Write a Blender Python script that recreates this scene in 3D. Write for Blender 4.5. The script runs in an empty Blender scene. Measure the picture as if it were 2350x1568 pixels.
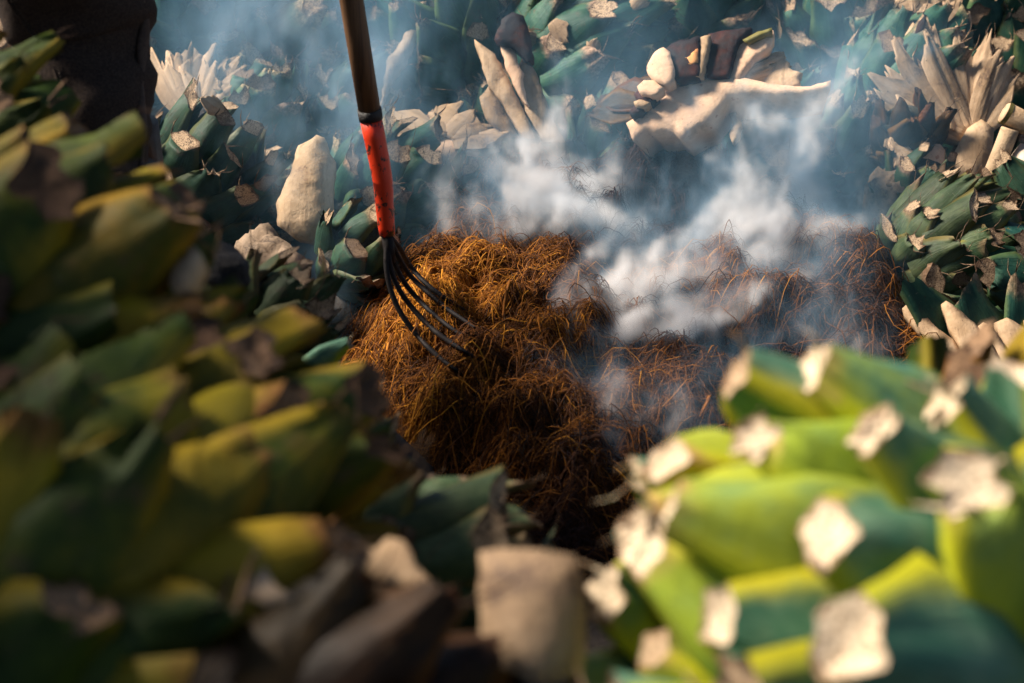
import bpy, bmesh, math, random
import numpy as np
from mathutils import Vector, Matrix, Quaternion
from mathutils.geometry import delaunay_2d_cdt

random.seed(7)
sc = bpy.context.scene
COL = sc.collection
R_ = math.radians

# ------------------------------------------------------------------ camera
CAM_Z, PITCH, LENS = 1.5, 30.0, 50.0
cam = bpy.data.cameras.new('camera'); cam.lens = LENS; cam.sensor_width = 36
cam_o = bpy.data.objects.new('camera', cam); COL.objects.link(cam_o)
cam_o.location = (0, 0, CAM_Z); cam_o.rotation_euler = (R_(90 - PITCH), 0, 0)
cam.clip_start = .05; cam.clip_end = 500
cam.dof.use_dof = True; cam.dof.focus_distance = 2.95; cam.dof.aperture_fstop = 3.2
sc.camera = cam_o
CR = Vector((1, 0, 0)); CF = Vector((0, math.cos(R_(PITCH)), -math.sin(R_(PITCH)))); CU = Vector((0, math.sin(R_(PITCH)), math.cos(R_(PITCH))))
CO = Vector((0, 0, CAM_Z)); FPX = LENS / 36 * 2349
def P(u, v, d): return CO + CF * d + CR * ((u - 1174.5) / FPX * d) + CU * (-(v - 784) / FPX * d)
def G(u, v, z=.1):                         # where the view through (u, v) meets height z
    r = CF + CR * ((u - 1174.5) / FPX) + CU * (-(v - 784) / FPX)
    return CO + r * ((z - CAM_Z) / r.z)
def D(a, b, c): return (CR * a + CU * b - CF * c).normalized()      # right, up, towards the viewer

# ------------------------------------------------------------------ light
SUN_EL, SUN_AZ = 43.0, -72.0               # azimuth from +Y, positive to +X
w = bpy.data.worlds.new('World'); sc.world = w; w.use_nodes = True
nt = w.node_tree; nt.nodes.clear()
sky = nt.nodes.new('ShaderNodeTexSky'); sky.sky_type = 'NISHITA'; sky.sun_disc = False
sky.sun_elevation = R_(SUN_EL); sky.sun_rotation = R_(SUN_AZ); sky.dust_density = 3.0; sky.altitude = 1500
bg = nt.nodes.new('ShaderNodeBackground'); bg.inputs['Strength'].default_value = .05
wo = nt.nodes.new('ShaderNodeOutputWorld')
nt.links.new(sky.outputs[0], bg.inputs[0]); nt.links.new(bg.outputs[0], wo.inputs[0])
sun = bpy.data.lights.new('sun', 'SUN'); sun.energy = 5.0; sun.angle = R_(16); sun.color = (1, .91, .79)
sun_o = bpy.data.objects.new('sun', sun); COL.objects.link(sun_o)
sd = Vector((math.sin(R_(SUN_AZ)) * math.cos(R_(SUN_EL)), math.cos(R_(SUN_AZ)) * math.cos(R_(SUN_EL)), math.sin(R_(SUN_EL))))
sun_o.rotation_euler = sd.to_track_quat('Z', 'Y').to_euler(); sun_o.location = (0, 0, 12)
vs = sc.view_settings; sc.display_settings.display_device = 'sRGB'
vs.view_transform = 'Standard'; vs.look = 'None'; vs.gamma = 1; vs.use_curve_mapping = False; vs.exposure = 1.1
sc.render.engine = 'CYCLES'
cy = sc.cycles
cy.use_denoising = True; cy.denoiser = 'OPENIMAGEDENOISE'
cy.max_bounces = 6; cy.diffuse_bounces = 2; cy.glossy_bounces = 2; cy.volume_bounces = 4
cy.transmission_bounces = 2; cy.transparent_max_bounces = 4
cy.volume_step_rate = 2.0; cy.use_adaptive_sampling = True; cy.adaptive_threshold = .02

# ------------------------------------------------------------------ numpy noise
def vnoise(x, y, s, seed):
    rs = np.random.RandomState(seed); g = rs.rand(64, 64)
    X = np.asarray(x) / s + 1000; Y = np.asarray(y) / s + 1000
    i = np.floor(X).astype(int); j = np.floor(Y).astype(int); a = X - i; b = Y - j
    a = a * a * (3 - 2 * a); b = b * b * (3 - 2 * b)
    q = lambda p, r: g[p % 64, r % 64]
    return (q(i, j) * (1 - a) + q(i + 1, j) * a) * (1 - b) + (q(i, j + 1) * (1 - a) + q(i + 1, j + 1) * a) * b - .5
def fbm(x, y, s, seed, o=3): return sum(vnoise(x, y, s / 2 ** k, seed + k) / 2 ** k for k in range(o))
def sstep(x, a=0., b=1.):
    t = np.clip((np.asarray(x, float) - a) / (b - a), 0, 1); return t * t * (3 - 2 * t)

# ------------------------------------------------------------------ materials
class N:
    def __init__(s, name):
        s.m = bpy.data.materials.new(name); s.m.use_nodes = True; s.t = s.m.node_tree; s.t.nodes.clear()
        s.out = s.t.nodes.new('ShaderNodeOutputMaterial')
    def n(s, kind, props=None, **inp):
        nd = s.t.nodes.new('ShaderNode' + kind)
        for k, v in (props or {}).items(): setattr(nd, k, v)
        for k, v in inp.items(): s.set(nd, k, v)
        return nd
    def set(s, nd, k, v):
        k = k.replace('_', ' ')
        sk = nd.inputs[int(k[1:])] if k[0] == 'i' and k[1:].isdigit() else nd.inputs[k]
        if isinstance(v, bpy.types.NodeSocket): s.t.links.new(v, sk)
        else: sk.default_value = tuple(v) + (1,) if isinstance(v, (tuple, list)) and len(v) == 3 and sk.type == 'RGBA' else v
    def math(s, op, a, b=0., c=0., clamp=False):
        return s.n('Math', dict(operation=op, use_clamp=clamp), i0=a, i1=b, i2=c).outputs[0]
    def mix(s, f, a, b, mode='MIX'):
        nd = s.n('Mix', dict(data_type='RGBA', blend_type=mode)); s.set(nd, 'i0', f); s.set(nd, 'i6', a); s.set(nd, 'i7', b); return nd.outputs[2]
    def ss(s, x, a, b): return s.n('MapRange', dict(interpolation_type='SMOOTHSTEP'), i0=x, i1=a, i2=b, i3=0., i4=1.).outputs[0]
    def noise(s, co, scale, det=4., rough=.6, dist=0.): return s.n('TexNoise', None, Vector=co, Scale=scale, Detail=det, Roughness=rough, Distortion=dist).outputs[0]
    def mapv(s, co, scl, loc=None):
        nd = s.n('Mapping', None, Vector=co); nd.inputs['Scale'].default_value = scl
        if loc is not None: s.t.links.new(loc, nd.inputs['Location'])
        return nd.outputs[0]
    def bsdf(s, col, rough=.6, h=None, dist=.002, strength=.6, **k):
        b = s.n('BsdfPrincipled', None, Base_Color=col, Roughness=rough, **k)
        if h is not None:
            bp = s.n('Bump', None, Height=h, Distance=dist, Strength=strength); s.t.links.new(bp.outputs[0], b.inputs['Normal'])
        s.t.links.new(b.outputs[0], s.out.inputs[0]); return s.m

def rnd_vec(k):
    r = k.n('ObjectInfo').outputs['Random']
    return r, k.n('CombineXYZ', None, X=k.math('MULTIPLY', r, 37.), Y=k.math('MULTIPLY', r, 91.), Z=k.math('MULTIPLY', r, 13.)).outputs[0]

def leaf_mat(name, c1, c2, edge, dry, edge_amt, dry_lo, rough=.42, yellow=None, yamt=0., elo=.33, grime=.5, dm_=1.6):
    k = N(name); uv = k.n('TexCoord'); r, rv = rnd_vec(k)
    sep = k.n('SeparateXYZ', None, Vector=uv.outputs['UV']); U, V = sep.outputs[0], sep.outputs[1]
    stre = k.noise(k.mapv(uv.outputs['UV'], (46, 1.6, 1), rv), 1., 3, .6)
    big = k.noise(k.mapv(uv.outputs['Object'], (1, 1, 1), rv), 16., 5, .65)
    fine = k.noise(k.mapv(uv.outputs['Object'], (1, 1, 1), rv), 130., 3, .7)
    col = k.mix(k.ss(big, .36, .66), c1, c2)
    col = k.mix(k.math('MULTIPLY', k.ss(stre, .45, .75), .6), col, [x * .5 for x in c1])
    col = k.mix(k.math('MULTIPLY', k.ss(k.noise(k.mapv(uv.outputs['Object'], (1, 1, 1), rv), 31., 5, .75), .56, .66), grime), col, (.075, .048, .026))
    if yamt:                                   # leaves that have started to yellow
        yw = k.math('MULTIPLY', k.ss(k.math('ADD', r, k.math('MULTIPLY', big, .7)), 1.25 - yamt, 1.55 - yamt), .9)
        col = k.mix(yw, col, yellow)
    e = k.math('ABSOLUTE', k.math('SUBTRACT', U, .5))
    e = k.ss(k.math('ADD', e, k.math('MULTIPLY', k.math('SUBTRACT', big, .5), .25)), elo, .48)
    col = k.mix(k.math('MULTIPLY', e, edge_amt), col, edge)
    d = k.math('ADD', V, k.math('MULTIPLY', k.math('SUBTRACT', big, .5), .55))
    d = k.math('ADD', d, k.math('MULTIPLY', k.math('SUBTRACT', r, .5), .35))
    dm = k.ss(d, dry_lo, dry_lo + .2)
    col = k.mix(k.math('MULTIPLY', dm, .92), col, k.mix(k.ss(fine, .4, .62), dry, [min(1, x * dm_ + .012) for x in dry]))
    spk = k.math('MULTIPLY', k.ss(fine, .64, .74), .7)
    col = k.mix(spk, col, (.035, .02, .012))
    scr = k.noise(k.mapv(uv.outputs['UV'], (5, 60, 1), rv), 1., 2, .5)
    col = k.mix(k.math('MULTIPLY', k.ss(scr, .7, .76), .3), col, (.35, .33, .22))
    hue = k.n('HueSaturation', None, Color=col, Value=k.math('ADD', k.math('MULTIPLY', r, .55), .72), Hue=k.math('ADD', k.math('MULTIPLY', k.math('FRACT', k.math('MULTIPLY', r, 7.3)), .04), .48)).outputs[0]
    hgt = k.math('ADD', k.math('MULTIPLY', stre, .8), k.math('MULTIPLY', fine, .6))
    return k.bsdf(hue, k.math('ADD', k.math('MULTIPLY', dm, .3), rough + .06), hgt, .003, .55, Specular_IOR_Level=.16)

def cut_mat(name, fresh, dry, brown, dry_bias=.35):
    k = N(name); uv = k.n('TexCoord'); r, rv = rnd_vec(k)
    sep = k.n('SeparateXYZ', None, Vector=uv.outputs['UV']); V = sep.outputs[1]
    big = k.noise(k.mapv(uv.outputs['Object'], (1, 1, 1), rv), 40., 5, .7)
    fine = k.noise(k.mapv(uv.outputs['Object'], (1, 1, 1), rv), 320., 3, .7)
    col = k.mix(k.ss(k.math('ADD', k.math('FRACT', k.math('MULTIPLY', r, 5.7)), k.math('MULTIPLY', k.math('SUBTRACT', big, .5), .8)), dry_bias, dry_bias + .35), fresh, dry)
    col = k.mix(k.math('MULTIPLY', k.ss(fine, .46, .62), .75), col, brown)
    col = k.mix(k.math('MULTIPLY', k.ss(k.math('ADD', V, k.math('MULTIPLY', k.math('SUBTRACT', big, .5), 1.3)), .74, 1.0), .9), col, brown)
    col = k.mix(k.math('MULTIPLY', k.ss(big, .58, .64), .75), col, (.03, .02, .015))
    return k.bsdf(col, .8, k.math('ADD', fine, big), .004, .7, Specular_IOR_Level=.15)

def cream_mat(name, fresh, tan, brown, stain=.62, fib=(70, 5, 70), red=None):
    k = N(name); tc = k.n('TexCoord'); r, rv = rnd_vec(k)
    fibr = k.noise(k.mapv(tc.outputs['Object'], fib, rv), 1., 4, .6, .4)
    big = k.noise(k.mapv(tc.outputs['Object'], (1, 1, 1), rv), 11., 5, .65)
    fine = k.noise(k.mapv(tc.outputs['Object'], (1, 1, 1), rv), 150., 3, .7)
    col = k.mix(k.ss(big, .38, .62), fresh, tan)
    col = k.mix(k.math('MULTIPLY', k.ss(fibr, .5, .7), .6), col, [x * .6 for x in tan])
    col = k.mix(k.math('MULTIPLY', k.ss(k.math('ADD', big, k.math('MULTIPLY', k.math('SUBTRACT', fine, .5), .3)), stain, stain + .1), .85), col, brown)
    col = k.mix(k.math('MULTIPLY', k.ss(fine, .66, .73), .8), col, (.05, .035, .025))
    if red: col = k.mix(k.math('MULTIPLY', k.ss(k.noise(k.mapv(tc.outputs['Object'], (1, 1, 1), rv), 45., 2), .66, .72), .6), col, red)
    return k.bsdf(col, .72, k.math('ADD', k.math('MULTIPLY', fibr, .9), k.math('ADD', fine, big)), .003, .5, Specular_IOR_Level=.2)

def simple_mat(name, c1, c2, scale, rough=.8, dist=.01, det=6, **kw):
    k = N(name); tc = k.n('TexCoord'); r, rv = rnd_vec(k)
    a = k.noise(k.mapv(tc.outputs['Object'], (1, 1, 1), rv), scale, det, .7)
    return k.bsdf(k.mix(k.ss(a, .35, .65), c1, c2), rough, a, dist, .8, **kw)

M = {}
M['teal'] = leaf_mat('leaf_glaucous', (.012, .055, .040), (.042, .108, .064), (.10, .12, .03), (.13, .085, .05), .5, .84, dm_=2.6)
M['dark'] = leaf_mat('leaf_dark_green', (.018, .045, .026), (.04, .085, .05), (.09, .085, .02), (.12, .08, .045), .55, .90)
M['yellow'] = leaf_mat('leaf_yellowing', (.018, .036, .003), (.050, .072, .005), (.24, .16, .008), (.085, .032, .008), .85, .90, .5, (.17, .11, .005), .48, .27)
M['bright'] = leaf_mat('leaf_bright', (.055, .155, .095), (.15, .255, .155), (.34, .33, .012), (.25, .15, .05), .98, 1.02, .38, (.24, .27, .012), .25, .27, .18)
M['olive'] = leaf_mat('leaf_olive', (.035, .06, .025), (.085, .115, .05), (.17, .13, .03), (.12, .075, .04), .7, .9)
M['burnt'] = leaf_mat('leaf_burnt', (.015, .007, .002), (.048, .020, .004), (.13, .052, .010), (.035, .014, .004), .8, .85, grime=.15)
M['cut'] = cut_mat('cut_face', (.54, .375, .23), (.22, .145, .09), (.085, .048, .028))
M['cut_fresh'] = cut_mat('cut_face_fresh', (.72, .57, .39), (.44, .31, .19), (.22, .13, .07), .55)
M['cut_char'] = cut_mat('cut_face_scorched', (.13, .062, .028), (.05, .022, .012), (.02, .009, .006), .3)
M['cut_old'] = cut_mat('cut_face_old', (.30, .18, .10), (.09, .048, .026), (.035, .018, .010), .3)
M['cream'] = cream_mat('agave_flesh', (.54, .37, .225), (.38, .245, .135), (.17, .10, .06))
M['cream_core'] = cream_mat('agave_core', (.72, .48, .31), (.60, .38, .24), (.30, .15, .08), .66, (22, 22, 22), (.36, .12, .06))
M['cream_grey'] = cream_mat('agave_flesh_weathered', (.40, .275, .17), (.27, .175, .10), (.11, .07, .05), .58)
M['white'] = cream_mat('agave_chunk_flesh', (.54, .38, .235), (.40, .265, .15), (.22, .13, .08), .60, (70, 7, 70))
M['charflesh'] = cream_mat('agave_flesh_burnt', (.050, .010, .005), (.009, .003, .004), (.015, .01, .012), .5, (60, 6, 60))
M['inner'] = simple_mat('agave_heart_core', (.05, .05, .03), (.02, .015, .01), 18)
M['soil'] = simple_mat('soil', (.05, .035, .024), (.02, .014, .01), 9, .95, .03)
M['stone'] = simple_mat('dark_stone', (.045, .036, .032), (.012, .010, .010), 45, .9, .03)
M['stump_glow'] = cream_mat('agave_flesh_caramel', (.62, .30, .11), (.42, .15, .05), (.10, .03, .012), .56, (40, 6, 40))
M['dirt'] = cream_mat('pale_dirt', (.27, .19, .125), (.16, .11, .07), (.06, .04, .028), .52, (25, 25, 25))
M['bark'] = cream_mat('dry_stem_skin', (.62, .50, .38), (.36, .25, .16), (.10, .06, .04), .55, (25, 6, 25))

def mound_mat():
    k = N('fibre_bed'); tc = k.n('TexCoord'); at = k.n('Attribute', dict(attribute_name='char'))
    a = k.noise(tc.outputs['Object'], 60., 6, .8); b = k.noise(tc.outputs['Object'], 7., 4, .6)
    col = k.mix(k.ss(a, .35, .7), (.018, .008, .003), (.10, .038, .008))
    col = k.mix(at.outputs['Fac'], col, (.010, .008, .009))
    return k.bsdf(col, .95, k.math('ADD', a, b), .02, 1.)
M['bed'] = mound_mat()
def fibre_mat():
    k = N('agave_fibre'); at = k.n('Attribute', dict(attribute_name='tone')); c = k.n('Attribute', dict(attribute_name='char'))
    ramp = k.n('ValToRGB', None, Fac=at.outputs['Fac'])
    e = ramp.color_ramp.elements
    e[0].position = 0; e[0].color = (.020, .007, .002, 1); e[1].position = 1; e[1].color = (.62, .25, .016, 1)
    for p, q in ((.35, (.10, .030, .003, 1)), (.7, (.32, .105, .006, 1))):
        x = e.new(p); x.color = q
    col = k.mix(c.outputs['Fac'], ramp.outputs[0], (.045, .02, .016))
    return k.bsdf(col, .7, Specular_IOR_Level=.2)
M['fibre'] = fibre_mat()

# ------------------------------------------------------------------ object helpers
def link(o, parent=None):
    COL.objects.link(o)
    if parent: o.parent = parent
    return o
def mesh_obj(name, V, F, mats, parent=None, smooth=True, mi=None, uvs=None):
    me = bpy.data.meshes.new(name); me.from_pydata([tuple(v) for v in V], [], F)
    for m in (mats if isinstance(mats, (list, tuple)) else [mats]): me.materials.append(m)
    if mi is not None: me.polygons.foreach_set('material_index', mi)
    if smooth: me.polygons.foreach_set('use_smooth', [True] * len(me.polygons))
    if uvs is not None:
        l = me.uv_layers.new(name='UVMap'); vi = np.empty(len(me.loops), int); me.loops.foreach_get('vertex_index', vi)
        l.data.foreach_set('uv', np.asarray(uvs, float)[vi].ravel())
    me.update()
    if name is not None and parent == 'mesh': return me
    return link(bpy.data.objects.new(name, me), parent)
def tag(o, label=None, cat=None, group=None, kind=None):
    for k_, v_ in (('label', label), ('category', cat), ('group', group), ('kind', kind)):
        if v_: o[k_] = v_
    return o
def empty(name, loc, label, cat, group=None):
    o = bpy.data.objects.new(name, None); o.empty_display_size = .05; o.location = loc
    return tag(link(o), label, cat, group)
def basis(x, y, z, loc=(0, 0, 0)):
    return Matrix(((x[0], y[0], z[0], loc[0]), (x[1], y[1], z[1], loc[1]), (x[2], y[2], z[2], loc[2]), (0, 0, 0, 1)))

def tube_geo(path, radii, seg=10, caps=True, wob=0., seed=0, flat=None):
    rs = np.random.RandomState(seed); V, F = [], []
    n = len(path); path = [Vector(p) for p in path]; ref = None
    for i, p in enumerate(path):
        t = (path[min(i + 1, n - 1)] - path[max(i - 1, 0)]).normalized()
        if ref is None: ref = t.orthogonal().normalized()
        ref = (ref - t * ref.dot(t)).normalized(); b = t.cross(ref)
        r = radii[i] if hasattr(radii, '__len__') else radii
        for s in range(seg):
            a = 2 * math.pi * s / seg; q = r * (1 + wob * (rs.rand() - .5))
            V.append(p + ref * math.cos(a) * q + b * math.sin(a) * q * (flat or 1))
    for i in range(n - 1):
        for s in range(seg):
            F.append((i * seg + s, i * seg + (s + 1) % seg, (i + 1) * seg + (s + 1) % seg, (i + 1) * seg + s))
    if caps:
        V += [path[0], path[-1]]; a, b = len(V) - 2, len(V) - 1
        for s in range(seg):
            F.append((a, (s + 1) % seg, s)); F.append((b, (n - 1) * seg + s, (n - 1) * seg + (s + 1) % seg))
    return V, F
def tube(name, path, radii, mat, parent=None, **k):
    V, F = tube_geo(path, radii, **k); return mesh_obj(name, V, F, mat, parent)
def spline(pts, n):
    pts = [Vector(p) for p in pts]; out = []; m = len(pts) - 1
    for i in range(n):
        t = i / (n - 1) * m; k = min(int(t), m - 1); f = t - k
        p0 = pts[max(k - 1, 0)]; p1 = pts[k]; p2 = pts[k + 1]; p3 = pts[min(k + 2, m)]
        out.append(.5 * ((2 * p1) + (p2 - p0) * f + (2 * p0 - 5 * p1 + 4 * p2 - p3) * f * f + (3 * p1 - p0 - 3 * p2 + p3) * f ** 3))
    return out

# ------------------------------------------------------------------ agave leaf bases
def leaf_mesh(W, L, T, cutw, obl, obl2, bend, crumple, fray, seed, mats, belly=1.):
    rs = np.random.RandomState(seed); NS, NO, NI = 7, 9, 7
    V, F, mi, uv = [], [], [], []
    us = [-1 + 2 * i / (NO - 1) for i in range(NO)] + [1 - 2 * (i + 1) / (NI + 1) for i in range(NI)]
    ring = NO + NI; ph = rs.rand(8) * 6
    for s in range(NS + 1):
        t = s / NS
        w_ = W * np.interp(t, [0, .4, .72, 1], [.72, 1, .5 + .45 * cutw, cutw]); th = T * np.interp(t, [0, .45, 1], [.8, 1., .55 + .2 * cutw])
        for i, u in enumerate(us):
            outer = i < NO
            z = th * belly * (.62 - 1.12 * abs(u) ** 1.7) if outer else th * (-.25 - .25 * u * u)
            if abs(u) > .999: z = -.5 * th
            ov = max(0, (t - .5) / .5); zo = th * (.55 * (1 - abs(u) ** 2.4) - .12) if outer else th * (-.12 - .28 * (1 - u * u)); z = z * (1 - ov) + zo * ov
            x = u * w_ * (1 + .04 * math.sin(5 * t + ph[0])); y = L * t; z += bend * L * t * t
            x += .06 * W * math.sin(4 * t + ph[1]) + (rs.rand() - .5) * .03 * W
            z += .05 * T * math.sin(6 * u + 5 * t + ph[2])
            if t > .6:
                c = crumple * (t - .6) / .4
                x += c * W * .3 * math.sin(9 * u + ph[3]); z += c * T * (1.0 * math.sin(7 * u + ph[4]) + (rs.rand() - .5)); y += c * L * .15 * math.sin(8 * u + ph[5])
            if s == NS: y += obl * z + obl2 * x + (rs.rand() - .5) * .022 * L
            V.append((x, y, z)); uv.append((u * .5 + .5, t))
    for s in range(NS):
        for i in range(ring):
            F.append((s * ring + i, s * ring + (i + 1) % ring, (s + 1) * ring + (i + 1) % ring, (s + 1) * ring + i)); mi.append(0)
    last = np.array(V[NS * ring:]); c = last.mean(0); b = len(V)
    for rad, dz in ((1, 0), (.82, -.03), (.45, -.08)):
        for i in range(ring):
            p = c + (last[i] - c) * rad; V.append((p[0], p[1] + (dz + (rs.rand() - .5) * .08 * (rad < 1)) * T, p[2])); uv.append((i / ring, rad))
    V.append(tuple(c + np.array([0, -.1 * T, 0]))); uv.append((0, 0))
    for q in range(2):
        for i in range(ring):
            F.append((b + q * ring + i, b + q * ring + (i + 1) % ring, b + (q + 1) * ring + (i + 1) % ring, b + (q + 1) * ring + i)); mi.append(1)
    for i in range(ring): F.append((b + 2 * ring + i, b + 2 * ring + (i + 1) % ring, b + 3 * ring)); mi.append(1)
    for q in range(fray):                      # torn fibres along the cut
        i = rs.randint(ring); p = last[i]; l = L * (.12 + .3 * rs.rand()); dx, dz = (rs.rand(2) - .5) * 1.6; h = .0008 + .0016 * rs.rand()
        k = len(V); tipv = p + np.array([dx * l, l * (.6 + .4 * rs.rand()), dz * l])
        midv = (p + tipv) / 2 + (rs.rand(3) - .5) * l * .3
        for cpt, hh in ((p, h), (midv, h * .8)):
            V += [(cpt[0] - hh, cpt[1], cpt[2]), (cpt[0] + hh, cpt[1], cpt[2]), (cpt[0], cpt[1], cpt[2] + hh)]; uv += [(0, .95)] * 3
        V.append(tuple(tipv)); uv.append((0, .95))
        for a in range(3):
            d_ = (a + 1) % 3; F.append((k + a, k + d_, k + 3 + d_, k + 3 + a)); F.append((k + 3 + a, k + 3 + d_, k + 6)); mi += [1, 1]
    return mesh_obj('leaf_base', V, F, mats, 'mesh', True, mi, uv)

def variants(key, mats, specs):
    return [leaf_mesh(*s, seed=hash_(key) + i, mats=mats) for i, s in enumerate(specs)]
def hash_(s): return sum(ord(c) * (i + 3) for i, c in enumerate(s)) % 9999
#            W     L    T    cutw  obl  obl2  bend crumple fray
BROAD = [(.062, .125, .038, .62, -2.2, .25, .02, .04, 2), (.058, .115, .036, .70, -.8, -.5, -.04, .06, 3), (.064, .140, .036, .52, -2.8, .5, .06, .10, 4),
         (.057, .115, .040, .76, -1.6, -.2, -.06, .04, 2), (.062, .14, .034, .38, .2, .3, .05, .22, 5)]
POINT = [(.068, .135, .036, .26, -1.2, .3, .02, .12, 4), (.066, .140, .034, .20, .4, -.4, .05, .22, 5), (.068, .130, .038, .40, -2.4, .2, -.02, .08, 3),
         (.064, .135, .034, .24, .2, .6, .06, .2, 5), (.067, .125, .040, .50, -1.8, -.3, -.05, .06, 3)]
ROUND = [(.070, .150, .060, .34, -.5, .2, .06, .02, 0), (.068, .140, .062, .30, -.1, -.3, .03, .02, 1), (.072, .160, .058, .26, -.7, .3, .10, .04, 2), (.068, .145, .062, .36, -.4, 0., .02, .02, 0), (.070, .155, .056, .18, .2, .2, .08, .10, 3)]
HEAPED = [(.064, .135, .052, .38, -.4, .25, .06, .05, 1), (.062, .125, .050, .32, .1, -.4, .02, .06, 1), (.066, .145, .050, .26, -.8, .4, .08, .06, 2), (.062, .135, .050, .22, .3, .2, .05, .12, 2), (.064, .130, .052, .48, -1.2, -.2, .0, .04, 0), (.066, .145, .048, .26, .0, .3, .09, .14, 2)]
STYLE = {
    'teal': variants('teal', [M['teal'], M['cut']], POINT), 'dark': variants('dark', [M['dark'], M['cut']], BROAD),
    'broad': variants('broad', [M['teal'], M['cut']], BROAD), 'yellow': variants('yellow', [M['yellow'], M['cut_old']], HEAPED),
    'bright': variants('bright', [M['bright'], M['cut_fresh']], ROUND), 'olive': variants('olive', [M['olive'], M['cut']], BROAD + POINT[2:3]),
    'burnt': variants('burnt', [M['burnt'], M['cut_char']], HEAPED),
}
def core_mesh():
    bm = bmesh.new(); bmesh.ops.create_icosphere(bm, subdivisions=3, radius=1)
    for v in bm.verts: v.co *= 1 + .06 * math.sin(9 * v.co.x + 3) * math.sin(8 * v.co.y) * math.sin(7 * v.co.z + 1)
    me = bpy.data.meshes.new('core'); bm.to_mesh(me); bm.free(); me.materials.append(M['inner'])
    me.polygons.foreach_set('use_smooth', [True] * len(me.polygons)); return me
CORE = core_mesh()
SUPPORT = []                                   # (x, y, bottom z, radius): what the ground has to carry

def heart(label, u, v, d, R, axis, style, n=72, elong=1.12, group='agave hearts piled round the fire', size=1., lean=17, seed=0, half=None, roll=0., cull=-.25):
    rs = np.random.RandomState(abs(seed + int(u) + int(v))); c = P(u, v, d); ax = D(axis[0] * (1.5 if d > 2 else 1), axis[1], axis[2] * (.25 if d > 2 else 1))
    root = empty('agave_heart', c, label, 'agave heart', group)
    SUPPORT.append((c.x, c.y, c.z - R * .98, R))
    e1 = ax.orthogonal().normalized(); e2 = ax.cross(e1)
    o = link(bpy.data.objects.new('core', CORE), root)
    o.matrix_basis = basis(e1, e2, ax) @ Matrix.Diagonal((R * .93, R * .93, R * elong * .93, 1))
    hn = D(*half) if half else None
    view = (CO - c).normalized()
    n = int(n * .80 * (R / .2) ** .5 / size ** 1.3)
    for k in range(n):
        s = -.93 + 1.88 * (k + .5) / n; s = min(s, .97); ph = k * 2.39996 + roll + (rs.rand() - .5) * .22
        cr = math.sqrt(max(1 - s * s, .02))
        rad = e1 * math.cos(ph) + e2 * math.sin(ph)
        pos = rad * (cr * R) + ax * (s * R * elong)
        nor = (rad * cr + ax * (s / elong)).normalized(); tan = (ax - nor * ax.dot(nor))
        tan = tan.normalized() if tan.length > .05 else rad
        if hn and pos.dot(hn) > .25 * R: continue
        if nor.dot(view) < cull: continue
        a = R_(lean + 18 * max(0, s) + (rs.rand() - .5) * 16)
        Y = (tan * math.cos(a) + nor * math.sin(a)); Z = (nor * math.cos(a) - tan * math.sin(a))
        tw = R_((rs.rand() - .5) * 24); X = Y.cross(Z); X, Z = X * math.cos(tw) + Z * math.sin(tw), Z * math.cos(tw) - X * math.sin(tw)
        sz = size * 1.05 * (R / .2) ** .55 * (1.12 - .38 * max(0, s) ** 1.5) * (.9 + .25 * rs.rand()); ln = sz * (.8 + .45 * rs.rand())
        me = STYLE[style][rs.randint(len(STYLE[style]))]
        lf = link(bpy.data.objects.new('leaf_base', me), root)
        lf.matrix_basis = basis(X, Y, Z, pos - Y * (.045 * sz) - nor * (.004)) @ Matrix.Diagonal((sz, ln, sz, 1))
    return root

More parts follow.
